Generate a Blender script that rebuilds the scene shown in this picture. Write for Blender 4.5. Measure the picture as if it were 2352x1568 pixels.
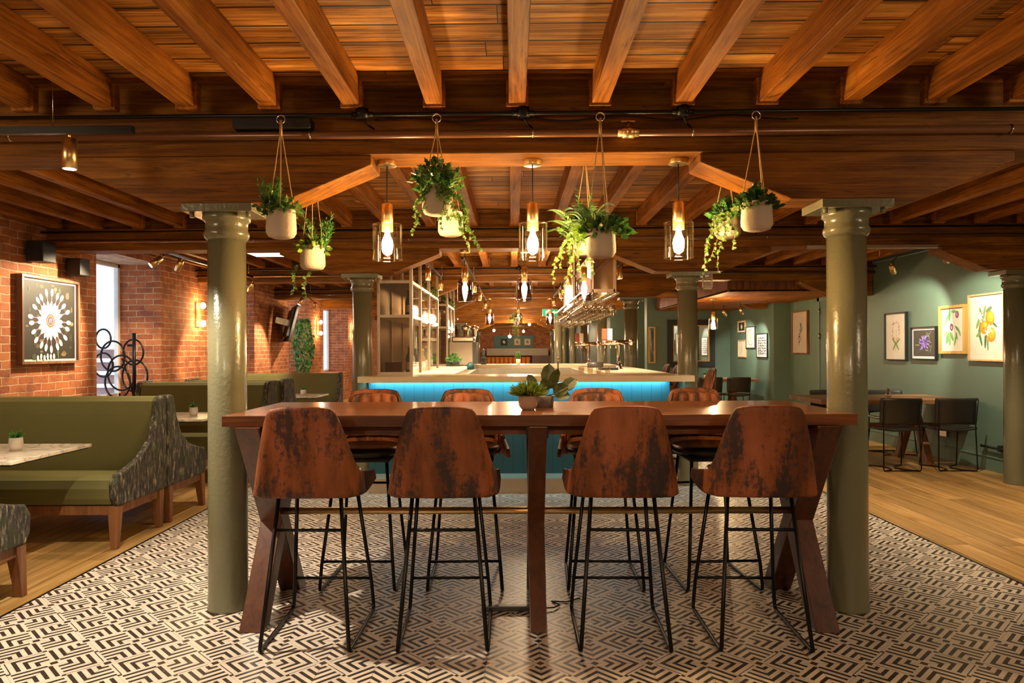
import bpy, bmesh, math, random
from mathutils import Vector, Matrix
random.seed(7)
C = bpy.context.scene.collection
for o in list(bpy.data.objects): bpy.data.objects.remove(o)
PI = math.pi

# ------------------------------------------------------------------ camera, exposure, world, big lights
W_, H_, F_ = 2352, 1568, 1650.0
YAW, ROLL = 0.012, 0.0045
EYE = 1.4
cam_d = bpy.data.cameras.new('camera'); cam = bpy.data.objects.new('camera', cam_d); C.objects.link(cam)
cam.location = (0, 0, EYE)
cam.matrix_world = Matrix.Translation((0, 0, EYE)) @ Matrix.Rotation(YAW, 4, 'Z') @ Matrix.Rotation(PI/2, 4, 'X') @ Matrix.Rotation(-ROLL, 4, 'Z')
cam_d.sensor_width = 36; cam_d.lens = 36*F_/W_
cam_d.shift_x = (math.tan(YAW)*F_ - 1)/W_
cam_d.shift_y = 17/W_
cam_d.clip_start = 0.05; cam_d.clip_end = 200
sc = bpy.context.scene; sc.camera = cam
sc.view_settings.view_transform = 'Standard'; sc.view_settings.look = 'None'
sc.view_settings.gamma = 1; sc.view_settings.use_curve_mapping = False
sc.view_settings.exposure = 1.0
wd = bpy.data.worlds.new('world'); sc.world = wd; wd.use_nodes = True
wd.node_tree.nodes['Background'].inputs[0].default_value = (0.72, 0.82, 1.0, 1)
wd.node_tree.nodes['Background'].inputs[1].default_value = 1.1

def lamp(kind, loc, power, col=(1, .72, .42), size=.05, aim=None, spot=70, blend=.5, sy=None):
    l = bpy.data.lights.new('light', kind); l.energy = power; l.color = col
    if kind == 'AREA':
        l.size = size
        if sy: l.shape = 'RECTANGLE'; l.size_y = sy
    else: l.shadow_soft_size = size
    if kind == 'SPOT': l.spot_size = math.radians(spot); l.spot_blend = blend
    o = bpy.data.objects.new('light', l); C.objects.link(o); o.location = loc
    if aim is not None:
        o.rotation_euler = (Vector(aim)-Vector(loc)).to_track_quat('-Z', 'Y').to_euler()
    return o
# unseen lamps around the camera: inferred pendant row, then added fill spots and areas
for x in (-.676, .113, .90): lamp('POINT', (x, .37, 1.98), 7.5, (1, .70, .38), .06)      # the pendants of the bay behind
lamp('SPOT', (-1.3, -.9, 2.25), 50, (1, .80, .55), .15, aim=(-.5, 3.2, .3), spot=54, blend=.7)
lamp('SPOT', (1.5, -.9, 2.25), 50, (1, .80, .55), .15, aim=(.8, 3.2, .3), spot=54, blend=.7)
lamp('AREA', (-3.4, 1.6, 2.3), 14, (1, .76, .48), .8, aim=(-3.9, 6.5, .8))
lamp('AREA', (3.8, 2.0, 2.3), 14, (1, .76, .48), .8, aim=(4.2, 6.5, .2))

# ------------------------------------------------------------------ materials
def newmat(name):
    m = bpy.data.materials.new(name); m.use_nodes = True
    nt = m.node_tree; b = nt.nodes['Principled BSDF']
    return m, nt, b
def nd(nt, typ, **kw):
    n = nt.nodes.new('ShaderNode'+typ)
    for k, v in kw.items():
        if k.startswith('i_'):
            key = k[2:]; key = int(key) if key.isdigit() else key
            if isinstance(v, bpy.types.NodeSocket): nt.links.new(v, n.inputs[key])
            else: n.inputs[key].default_value = v
        else: setattr(n, k, v)
    return n
def mt(nt, op, a, b=0.0, c=None):
    n = nt.nodes.new('ShaderNodeMath'); n.operation = op
    for i, v in enumerate((a, b) if c is None else (a, b, c)):
        if isinstance(v, bpy.types.NodeSocket): nt.links.new(v, n.inputs[i])
        else: n.inputs[i].default_value = v
    return n.outputs[0]
def mix(nt, f, a, b, mode='MIX'):
    n = nt.nodes.new('ShaderNodeMix'); n.data_type = 'RGBA'; n.blend_type = mode
    for s, v in ((n.inputs[0], f), (n.inputs[6], a), (n.inputs[7], b)):
        if isinstance(v, bpy.types.NodeSocket): nt.links.new(v, s)
        else: s.default_value = v if not isinstance(v, tuple) or len(v) == 4 else (*v, 1)
    return n.outputs[2]
def ramp(nt, fac, stops):
    n = nt.nodes.new('ShaderNodeValToRGB'); e = n.color_ramp.elements
    while len(e) < len(stops): e.new(.5)
    for el, (p, c) in zip(e, stops): el.position = p; el.color = (*c, 1) if len(c) == 3 else c
    nt.links.new(fac, n.inputs[0]); return n.outputs[0]
def bump(nt, b, h, strength=.3, dist=.01):
    n = nd(nt, 'Bump', i_Strength=strength, i_Distance=dist, i_Height=h); nt.links.new(n.outputs[0], b.inputs['Normal'])
def coords(nt, rand=True):
    tc = nd(nt, 'TexCoord')
    if not rand: return tc.outputs['Object']
    oi = nd(nt, 'ObjectInfo')
    r = mt(nt, 'MULTIPLY', oi.outputs['Random'], 37.0)
    cx = nd(nt, 'CombineXYZ', i_0=r, i_1=r, i_2=r)
    va = nd(nt, 'VectorMath', operation='ADD', i_0=tc.outputs['Object'], i_1=cx.outputs[0])
    return va.outputs[0]
def plain(name, col, rough=.5, metal=0, **kw):
    m, nt, b = newmat(name); b.inputs['Base Color'].default_value = (*col, 1)
    b.inputs['Roughness'].default_value = rough; b.inputs['Metallic'].default_value = metal
    for k, v in kw.items(): b.inputs[k.replace('_', ' ')].default_value = v
    co = coords(nt); n = nd(nt, 'TexNoise', i_Vector=co, i_Scale=6.0, i_Detail=3.0)
    c = mix(nt, n.outputs[0], tuple(x*.85 for x in col), tuple(min(1, x*1.12) for x in col))
    nt.links.new(c, b.inputs['Base Color'])
    return m
def emit(name, col, s):
    m = bpy.data.materials.new(name); m.use_nodes = True; nt = m.node_tree
    nt.nodes.remove(nt.nodes['Principled BSDF'])
    e = nd(nt, 'Emission', i_0=(*col, 1), i_1=s); nt.links.new(e.outputs[0], nt.nodes['Material Output'].inputs[0])
    return m
def wood(name, dark, mid, light, axis=1, rough=.6, grain=1.0, plank=None, bmp=.35, knots=True, coat=0, gap_w=.0025, var=.55):
    """axis: grain direction (object axis). plank = (width axis, width, joint length)"""
    m, nt, b = newmat(name)
    co = coords(nt, plank is None)
    sx = nd(nt, 'SeparateXYZ', i_0=co)
    off = None
    if plank:
        wa, pw, pl = plank
        idx = mt(nt, 'FLOOR', mt(nt, 'DIVIDE', sx.outputs[wa], pw))
        wn = nd(nt, 'TexWhiteNoise', noise_dimensions='1D', i_W=idx)
        al = mt(nt, 'ADD', mt(nt, 'DIVIDE', sx.outputs[axis], pl), mt(nt, 'MULTIPLY', wn.outputs[0], 7.3))
        idx2 = mt(nt, 'FLOOR', al)
        wn2 = nd(nt, 'TexWhiteNoise', noise_dimensions='2D', i_Vector=nd(nt, 'CombineXYZ', i_0=idx, i_1=idx2).outputs[0])
        off = mt(nt, 'MULTIPLY', wn2.outputs[0], 23.0)
        co = nd(nt, 'VectorMath', operation='ADD', i_0=co, i_1=nd(nt, 'CombineXYZ', i_0=off, i_1=off, i_2=off).outputs[0]).outputs[0]
    s = [14*grain]*3; s[axis] = 1.0*grain
    mp = nd(nt, 'Mapping', i_Vector=co, i_Scale=tuple(s))
    n1 = nd(nt, 'TexNoise', i_Vector=mp.outputs[0], i_Scale=1.0, i_Detail=6.0, i_Roughness=.62, i_Distortion=.9)
    s2 = [90*grain]*3; s2[axis] = 3.0*grain
    mp2 = nd(nt, 'Mapping', i_Vector=co, i_Scale=tuple(s2))
    n2 = nd(nt, 'TexNoise', i_Vector=mp2.outputs[0], i_Scale=1.0, i_Detail=4.0, i_Roughness=.6)
    f = mt(nt, 'ADD', mt(nt, 'MULTIPLY', n1.outputs[0], .72), mt(nt, 'MULTIPLY', n2.outputs[0], .28))
    c = ramp(nt, f, [(.33, dark), (.5, mid), (.66, light)])
    h = f
    if knots:
        s3 = [5]*3; s3[axis] = 1.6
        vo = nd(nt, 'TexVoronoi', i_Vector=nd(nt, 'Mapping', i_Vector=co, i_Scale=tuple(s3)).outputs[0], i_Scale=1.0)
        k = ramp(nt, vo.outputs['Distance'], [(.03, (1, 1, 1)), (.11, (0, 0, 0))])
        c = mix(nt, mt(nt, 'MULTIPLY', k, .7), c, tuple(x*.35 for x in dark))
        big = nd(nt, 'TexNoise', i_Vector=co, i_Scale=1.7, i_Detail=3.0)
        c = mix(nt, ramp(nt, big.outputs[0], [(.42, (0, 0, 0)), (.7, (.6, .6, .6))]), c, tuple(x*.7 for x in dark))
        s4 = [30]*3; s4[axis] = 2.2
        stk = nd(nt, 'TexNoise', i_Vector=nd(nt, 'Mapping', i_Vector=co, i_Scale=tuple(s4)).outputs[0], i_Scale=1.0, i_Detail=8.0, i_Roughness=.7, i_Distortion=1.4)
        c = mix(nt, ramp(nt, stk.outputs[0], [(.52, (0, 0, 0)), (.66, (.75, .75, .75))]), c, tuple(x*.5 for x in dark))
        rg = nd(nt, 'TexWave', wave_type='RINGS', rings_direction='SPHERICAL', i_Vector=nd(nt, 'Mapping', i_Vector=co, i_Scale=tuple(v/9 for v in s4)).outputs[0], i_Scale=2.2, i_Distortion=5.0, i_Detail=3.0)
        c = mix(nt, mt(nt, 'MULTIPLY', ramp(nt, rg.outputs[0], [(.0, (0, 0, 0)), (.25, (.35, .35, .35)), (.5, (0, 0, 0))]), .8), c, light)
    if plank:
        br = mt(nt, 'ADD', mt(nt, 'MULTIPLY', wn2.outputs[0], var), 1-var/2)
        c = mix(nt, 1.0, c, nd(nt, 'CombineXYZ', i_0=br, i_1=br, i_2=br).outputs[0], 'MULTIPLY')
        fr = mt(nt, 'FRACT', mt(nt, 'DIVIDE', sx.outputs[wa], pw))
        g1 = mt(nt, 'LESS_THAN', mt(nt, 'ABSOLUTE', mt(nt, 'SUBTRACT', fr, .5)), .5-gap_w/pw)
        fr2 = mt(nt, 'FRACT', al)
        g2 = mt(nt, 'LESS_THAN', mt(nt, 'ABSOLUTE', mt(nt, 'SUBTRACT', fr2, .5)), .5-.002/pl)
        gap = mt(nt, 'MULTIPLY', g1, g2)
        c = mix(nt, gap, tuple(x*.25 for x in dark), c)
        h = mt(nt, 'MULTIPLY', f, gap)
    nt.links.new(c, b.inputs['Base Color']); b.inputs['Roughness'].default_value = rough
    if not coat: b.inputs['Specular IOR Level'].default_value = .22
    if coat: b.inputs['Coat Weight'].default_value = coat; b.inputs['Coat Roughness'].default_value = .12
    bump(nt, b, h, bmp, .008)
    return m

M = {}
OLD = ((.11, .028, .002), (.32, .100, .008), (.52, .20, .022))
M['joist'] = wood('old timber', *OLD, axis=1)
M['joist_x'] = wood('old timber beam', (.085, .023, .001), (.22, .076, .004), (.36, .145, .012), axis=0, bmp=.25)
M['ceiling'] = wood('ceiling boards', (.06, .017, .002), (.42, .15, .014), (.80, .42, .11), axis=0, plank=(1, .17, 2.1), bmp=.9, grain=.8, gap_w=.006, var=.8)
M['walnut'] = wood('walnut', (.06, .016, .005), (.13, .038, .010), (.20, .070, .022), axis=0, rough=.32, plank=(1, .115, 1.9), bmp=.06, knots=False, coat=.35)
M['walnut_z'] = wood('walnut leg', (.04, .010, .003), (.085, .022, .006), (.12, .036, .010), axis=2, rough=.35, bmp=.08, knots=False, coat=.2)
M['oak'] = wood('oak floor', (.24, .125, .035), (.40, .225, .07), (.54, .34, .13), axis=1, rough=.42, plank=(0, .19, 1.8), bmp=.08, grain=.7, knots=False)
M['tabletop'] = wood('tan table wood', (.14, .06, .025), (.26, .12, .05), (.36, .19, .09), axis=0, rough=.4, plank=(1, .1, 1.5), bmp=.05, knots=False)
M['clad'] = wood('timber cladding', (.10, .03, .012), (.2, .065, .022), (.30, .11, .04), axis=2, rough=.5, bmp=.3)
M['bench_leg'] = wood('bench leg wood', (.12, .045, .02), (.20, .085, .035), (.28, .13, .055), axis=2, rough=.4, bmp=.05, knots=False)
M['frame_wood'] = wood('pale frame wood', (.40, .22, .09), (.55, .33, .14), (.65, .42, .2), axis=2, rough=.4, bmp=.05, knots=False)
M['frame_gold'] = wood('gilt frame wood', (.42, .2, .04), (.55, .3, .07), (.62, .38, .1), axis=2, rough=.35, bmp=.05, knots=False)
M['frame_walnut'] = wood('brown frame wood', (.12, .05, .025), (.24, .11, .06), (.34, .17, .1), axis=2, rough=.4, bmp=.05, knots=False)

def brick_mat():
    m, nt, b = newmat('red brick')
    tc = nd(nt, 'TexCoord'); g = nd(nt, 'NewGeometry')
    s = nd(nt, 'SeparateXYZ', i_0=tc.outputs['Object']); n = nd(nt, 'SeparateXYZ', i_0=g.outputs['True Normal'])
    isx = mt(nt, 'GREATER_THAN', mt(nt, 'ABSOLUTE', n.outputs[0]), .5)
    u = mt(nt, 'ADD', mt(nt, 'MULTIPLY', s.outputs[1], isx), mt(nt, 'MULTIPLY', s.outputs[0], mt(nt, 'SUBTRACT', 1.0, isx)))
    co = nd(nt, 'CombineXYZ', i_0=u, i_1=s.outputs[2], i_2=0.0).outputs[0]
    wob = nd(nt, 'TexNoise', i_Vector=tc.outputs['Object'], i_Scale=7.0, i_Detail=3.0)
    wv = nd(nt, 'VectorMath', operation='SCALE', i_0=wob.outputs['Color'], i_Scale=.028)
    co = nd(nt, 'VectorMath', operation='ADD', i_0=co, i_1=wv.outputs[0]).outputs[0]
    br = nd(nt, 'TexBrick', i_Vector=co, i_Scale=1.0)
    br.inputs['Color1'].default_value = (.50, .155, .045, 1); br.inputs['Color2'].default_value = (.27, .065, .022, 1)
    br.inputs['Mortar'].default_value = (.60, .42, .25, 1); br.inputs['Mortar Size'].default_value = .007
    br.inputs['Mortar Smooth'].default_value = .3; br.inputs['Bias'].default_value = -.1
    br.inputs['Brick Width'].default_value = .225; br.inputs['Row Height'].default_value = .078
    fn = nd(nt, 'TexNoise', i_Vector=tc.outputs['Object'], i_Scale=38.0, i_Detail=5.0)
    bn = nd(nt, 'TexNoise', i_Vector=tc.outputs['Object'], i_Scale=5.5, i_Detail=3.0)
    c = mix(nt, ramp(nt, bn.outputs[0], [(.45, (0, 0, 0)), (.7, (.75, .75, .75))]), br.outputs['Color'], (.14, .04, .02))
    c = mix(nt, ramp(nt, fn.outputs[0], [(.35, (0, 0, 0)), (.8, (.55, .55, .55))]), c, (.5, .17, .06))
    nt.links.new(c, b.inputs['Base Color']); b.inputs['Roughness'].default_value = .85
    h = mt(nt, 'ADD', mt(nt, 'MULTIPLY', mt(nt, 'SUBTRACT', 1.0, br.outputs['Fac']), .8), mt(nt, 'MULTIPLY', fn.outputs[0], .4))
    bump(nt, b, h, .8, .015)
    return m
M['brick'] = brick_mat()

def tile_mat():
    m, nt, b = newmat('patterned floor tile')
    s = nd(nt, 'SeparateXYZ', i_0=nd(nt, 'TexCoord').outputs['Object'])
    T = .2425
    def fold(v, off):
        x = mt(nt, 'ADD', mt(nt, 'DIVIDE', v, T), off)
        x = mt(nt, 'MODULO', x, 2.0)
        return mt(nt, 'ABSOLUTE', mt(nt, 'SUBTRACT', x, 1.0)), x
    p, px = fold(s.outputs[0], 200.0-.118/T); q, qx = fold(s.outputs[1], 200.0-.20)
    a = mt(nt, 'ABSOLUTE', mt(nt, 'SUBTRACT', p, .5)); c_ = mt(nt, 'ABSOLUTE', mt(nt, 'SUBTRACT', q, .5))
    sel = mt(nt, 'GREATER_THAN', a, c_)
    K = 4.5
    sA = mt(nt, 'MULTIPLY', mt(nt, 'ADD', mt(nt, 'SUBTRACT', p, q), 3.0), K)
    sB = mt(nt, 'MULTIPLY', mt(nt, 'ADD', mt(nt, 'ADD', p, q), 3.0), K)
    st = mt(nt, 'ADD', mt(nt, 'MULTIPLY', sA, sel), mt(nt, 'MULTIPLY', sB, mt(nt, 'SUBTRACT', 1.0, sel)))
    fr = mt(nt, 'FRACT', mt(nt, 'ADD', st, .28))
    dark = mt(nt, 'LESS_THAN', fr, .46)
    # light margin where the strip groups meet
    edge = mt(nt, 'GREATER_THAN', mt(nt, 'ABSOLUTE', mt(nt, 'SUBTRACT', a, c_)), .035)
    dark = mt(nt, 'MULTIPLY', dark, edge)
    # light ring then small dark lozenge at every tile corner
    e1 = mt(nt, 'ADD', mt(nt, 'SUBTRACT', .5, a), mt(nt, 'SUBTRACT', .5, c_))
    ring = mt(nt, 'GREATER_THAN', e1, .17)
    dark = mt(nt, 'MULTIPLY', dark, ring)
    dark = mt(nt, 'MAXIMUM', dark, mt(nt, 'LESS_THAN', e1, .085))
    dot = mt(nt, 'LESS_THAN', mt(nt, 'ADD', a, c_), .05)
    dark = mt(nt, 'MAXIMUM', dark, dot)
    # grout at tile seams
    sm = mt(nt, 'GREATER_THAN', mt(nt, 'MAXIMUM', a, c_), .496)
    co = nd(nt, 'TexCoord').outputs['Object']
    n = nd(nt, 'TexNoise', i_Vector=co, i_Scale=9.0, i_Detail=5.0)
    n2 = nd(nt, 'TexNoise', i_Vector=co, i_Scale=60.0, i_Detail=4.0, i_Distortion=2.0)
    vein = ramp(nt, n2.outputs[0], [(.62, (0, 0, 0)), (.68, (1, 1, 1))])
    lightc = mix(nt, n.outputs[0], (.60, .51, .41), (.76, .67, .56))
    darkc = mix(nt, mt(nt, 'MULTIPLY', vein, .25), (.035, .025, .018), (.5, .42, .32))
    c = mix(nt, dark, lightc, darkc); c = mix(nt, mt(nt, 'MULTIPLY', sm, .8), c, (.07, .05, .035))
    nt.links.new(c, b.inputs['Base Color']); b.inputs['Roughness'].default_value = .34
    b.inputs['Specular IOR Level'].default_value = .4
    return m
M['tile'] = tile_mat()

def paint_mat(name, col, rough, bs=40, bst=.3, coat=0):
    m, nt, b = newmat(name); co = nd(nt, 'TexCoord').outputs['Object']
    n = nd(nt, 'TexNoise', i_Vector=co, i_Scale=float(bs), i_Detail=5.0); n2 = nd(nt, 'TexNoise', i_Vector=co, i_Scale=3.0, i_Detail=2.0)
    c = mix(nt, n2.outputs[0], tuple(x*.88 for x in col), tuple(x*1.1 for x in col))
    nt.links.new(c, b.inputs['Base Color']); b.inputs['Roughness'].default_value = rough
    b.inputs['Coat Weight'].default_value = coat; b.inputs['Coat Roughness'].default_value = .15
    bump(nt, b, n.outputs[0], bst, .004); return m
M['column'] = paint_mat('column gloss paint', (.165, .155, .09), .24, 55, .55, .4)
M['green'] = paint_mat('green wall paint', (.10, .155, .11), .55, 50, .08)
M['green_dark'] = paint_mat('dark green wall paint', (.07, .11, .085), .5, 50, .08)
M['teal'] = paint_mat('teal panel paint', (.045, .14, .12), .5)
M['plaster'] = paint_mat('plaster', (.3, .25, .18), .8)
M['concrete'] = paint_mat('plant pot concrete', (.52, .42, .31), .85, 90, .5)
M['terra'] = paint_mat('tan ceramic', (.38, .24, .15), .7, 90, .3)
M['greypot'] = paint_mat('grey ceramic', (.13, .105, .09), .5)
M['whitepot'] = paint_mat('white ceramic', (.62, .56, .48), .5, 20, .1)
M['velvet'] = paint_mat('olive velvet', (.12, .112, .032), .8, 200, .2)
M['velvet'].node_tree.nodes['Principled BSDF'].inputs['Sheen Weight'].default_value = .5
M['velvet'].node_tree.nodes['Principled BSDF'].inputs['Sheen Tint'].default_value = (.45, .48, .15, 1)
M['black'] = plain('black metal', (.012, .011, .010), .35, .6)
M['blackmatt'] = plain('matt black', (.010, .009, .008), .6)
M['leather'] = plain('black leather', (.022, .017, .013), .33)
M['brass'] = plain('brushed brass', (.86, .60, .26), .33, 1)
M['steel'] = plain('steel', (.6, .56, .5), .22, 1)
M['chrome'] = plain('polished chrome', (.75, .62, .52), .08, 1)
M['pipe'] = plain('brown painted pipe', (.20, .085, .035), .3, .3)
M['cord'] = plain('jute cord', (.42, .25, .10), .8)
M['counter'] = plain('cream stone worktop', (.66, .55, .38), .22)
M['metal_frame'] = plain('champagne metal', (.40, .31, .23), .38, .7)
M['paper'] = plain('cream paper', (.74, .64, .50), .7)
M['white'] = plain('white mount', (.78, .74, .68), .6)
M['stem'] = plain('brown stem', (.16, .09, .04), .7)
M['panel_grey'] = plain('taupe panel', (.36, .30, .23), .5)
M['dark_grey'] = plain('dark grey casing', (.06, .055, .05), .4)
M['kick'] = plain('beige kickboard', (.42, .33, .25), .35, .4)
M['orange'] = plain('tan leather booth', (.50, .18, .03), .45)
M['glasswhite'] = plain('label paper', (.85, .8, .7), .5)
M['exit'] = plain('exit sign green', (.0, .28, .2), .4)
M['mirror'] = plain('mirror', (.8, .8, .8), .03, 1)
M['blue'] = emit('blue status light', (.1, .2, 1), 12)
M['ledwhite'] = emit('panel light', (1, .9, .75), 5)
M['bulb'] = emit('filament bulb', (1, .68, .32), 480)
M['bulb_far'] = emit('filament bulb far', (1, .70, .38), 120)
M['lens'] = emit('spotlight lens', (1, .74, .42), 18)
M['sconce'] = emit('sconce bulb', (1, .62, .26), 90)
M['led'] = emit('cool led strip', (.45, .85, 1), 2)
def blue_panel():
    m, nt, b = newmat('turquoise boarding')
    s = nd(nt, 'SeparateXYZ', i_0=nd(nt, 'TexCoord').outputs['Object'])
    fr = mt(nt, 'FRACT', mt(nt, 'DIVIDE', s.outputs[0], .1))
    g = mt(nt, 'LESS_THAN', fr, .04)
    c = mix(nt, g, (.006, .065, .085), (.002, .025, .03)); nt.links.new(c, b.inputs['Base Color'])
    b.inputs['Roughness'].default_value = .45; bump(nt, b, mt(nt, 'SUBTRACT', 1.0, g), .5, .004); return m
M['turq'] = blue_panel()
def rust():
    m, nt, b = newmat('distressed copper leather')
    co = coords(nt)
    n1 = nd(nt, 'TexNoise', i_Vector=nd(nt, 'Mapping', i_Vector=co, i_Scale=(26, 26, 6.0)).outputs[0], i_Scale=1.0, i_Detail=9.0, i_Roughness=.72)
    n2 = nd(nt, 'TexNoise', i_Vector=nd(nt, 'Mapping', i_Vector=co, i_Scale=(5, 5, 1.7)).outputs[0], i_Scale=1.0, i_Detail=5.0, i_Roughness=.6)
    n3 = nd(nt, 'TexNoise', i_Vector=co, i_Scale=45.0, i_Detail=6.0, i_Roughness=.7)
    base = ramp(nt, n2.outputs[0], [(.35, (.10, .027, .006)), (.5, (.22, .060, .013)), (.68, (.36, .105, .045))])
    f = mt(nt, 'ADD', mt(nt, 'MULTIPLY', n1.outputs[0], .62), mt(nt, 'MULTIPLY', n3.outputs[0], .38))
    n4 = nd(nt, 'TexNoise', i_Vector=nd(nt, 'Mapping', i_Vector=co, i_Scale=(6, 6, 3.2)).outputs[0], i_Scale=1.0, i_Detail=2.0)
    f = mt(nt, 'ADD', f, mt(nt, 'MULTIPLY', mt(nt, 'SUBTRACT', n4.outputs[0], .5), .55))
    c = mix(nt, ramp(nt, f, [(.485, (0, 0, 0)), (.59, (.85, .85, .85))]), base, (.014, .014, .016))
    nt.links.new(c, b.inputs['Base Color']); b.inputs['Roughness'].default_value = .55
    b.inputs['Specular IOR Level'].default_value = .3; bump(nt, b, n3.outputs[0], .2, .003); return m
M['rust'] = rust()
def crushed():
    m, nt, b = newmat('dark crushed velvet')
    co = coords(nt)
    n1 = nd(nt, 'TexNoise', i_Vector=nd(nt, 'Mapping', i_Vector=co, i_Scale=(40, 40, 11)).outputs[0], i_Scale=1.0, i_Detail=8.0, i_Roughness=.75)
    n2 = nd(nt, 'TexNoise', i_Vector=co, i_Scale=7.0, i_Detail=3.0)
    c = ramp(nt, n1.outputs[0], [(.42, (.012, .010, .012)), (.53, (.055, .045, .03)), (.64, (.34, .29, .20))])
    c = mix(nt, ramp(nt, n2.outputs[0], [(.5, (0, 0, 0)), (.65, (.6, .6, .6))]), c, (.035, .045, .012))
    nt.links.new(c, b.inputs['Base Color']); b.inputs['Roughness'].default_value = .7
    return m
M['crushed'] = crushed()
def marble():
    m, nt, b = newmat('cream marble'); co = coords(nt)
    n = nd(nt, 'TexNoise', i_Vector=co, i_Scale=3.0, i_Detail=8.0, i_Distortion=1.6, i_Roughness=.6)
    c = ramp(nt, mt(nt, 'ABSOLUTE', mt(nt, 'SUBTRACT', n.outputs[0], .5)), [(.0, (.35, .29, .22)), (.03, (.62, .54, .43)), (.1, (.72, .64, .52))])
    nt.links.new(c, b.inputs['Base Color']); b.inputs['Roughness'].default_value = .25; return m
M['marble'] = marble()
def glass(name, tint, spec=.10, rough=.03):
    m = bpy.data.materials.new(name); m.use_nodes = True; nt = m.node_tree; nt.nodes.remove(nt.nodes['Principled BSDF'])
    t = nd(nt, 'BsdfTransparent', i_0=(*tint, 1)); g = nd(nt, 'BsdfGlossy', i_Roughness=rough)
    g.inputs[0].default_value = (1, .95, .88, 1)
    lw = nd(nt, 'LayerWeight', i_Blend=.28); f = mt(nt, 'ADD', mt(nt, 'MULTIPLY', lw.outputs['Facing'], .55), spec)
    f = mt(nt, 'MINIMUM', mt(nt, 'POWER', f, 1.5), .8)
    mx = nd(nt, 'MixShader', i_0=f, i_1=t.outputs[0], i_2=g.outputs[0])
    nt.links.new(mx.outputs[0], nt.nodes['Material Output'].inputs[0]); return m
M['glass'] = glass('clear glass', (.93, .90, .84))
M['smoke'] = glass('smoked glass', (.50, .42, .42), .14)
M['wineglass'] = glass('stemware glass', (.80, .76, .68), .30)
M['pane'] = glass('window pane', (.92, .95, .97), .05)
M['ribbed'] = glass('bronze ribbed glass', (.60, .50, .38), .08, .35)
for nm, c in (('bottle_amber', (.45, .2, .05)), ('bottle_green', (.1, .2, .06)), ('bottle_clear', (.72, .68, .55)), ('bottle_dark', (.05, .03, .02))):
    M[nm] = plain(nm, c, .12, 0, Transmission_Weight=.35)
def leafmat(name, a, b_, edge=None):
    m, nt, b = newmat(name); co = nd(nt, 'TexCoord').outputs['Object']
    n = nd(nt, 'TexNoise', i_Vector=co, i_Scale=28.0, i_Detail=3.0)
    c = ramp(nt, n.outputs[0], [(.35, a), (.65, b_)])
    if edge:
        n2 = nd(nt, 'TexNoise', i_Vector=co, i_Scale=90.0, i_Detail=2.0)
        c = mix(nt, ramp(nt, n2.outputs[0], [(.55, (0, 0, 0)), (.62, (.9, .9, .9))]), c, edge)
    nt.links.new(c, b.inputs['Base Color']); b.inputs['Roughness'].default_value = .4
    b.inputs['Subsurface Weight'].default_value = 0
    tr = nd(nt, 'BsdfTranslucent'); nt.links.new(c, tr.inputs[0])
    mx = nd(nt, 'MixShader', i_0=.3, i_1=b.outputs[0], i_2=tr.outputs[0]); nt.links.new(mx.outputs[0], nt.nodes['Material Output'].inputs[0])
    return m
M['ivy'] = leafmat('variegated ivy', (.04, .12, .015), (.16, .32, .05), (.5, .5, .25))
M['leaf_dark'] = leafmat('dark leaves', (.015, .05, .012), (.05, .13, .025))
M['leaf_green'] = leafmat('green leaves', (.03, .13, .02), (.12, .33, .06))
M['leaf_lime'] = leafmat('lime leaves', (.10, .22, .02), (.3, .42, .06))
M['fern'] = leafmat('fern leaves', (.10, .22, .06), (.25, .42, .16))
M['grass'] = leafmat('grassy tuft', (.07, .12, .012), (.22, .27, .035))
M['leaf_bronze'] = leafmat('bronze green leaves', (.03, .04, .012), (.10, .11, .03))
PC = {}
def pc(col):
    if col not in PC: PC[col] = plain('print ink', col, .6)
    return PC[col]

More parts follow.
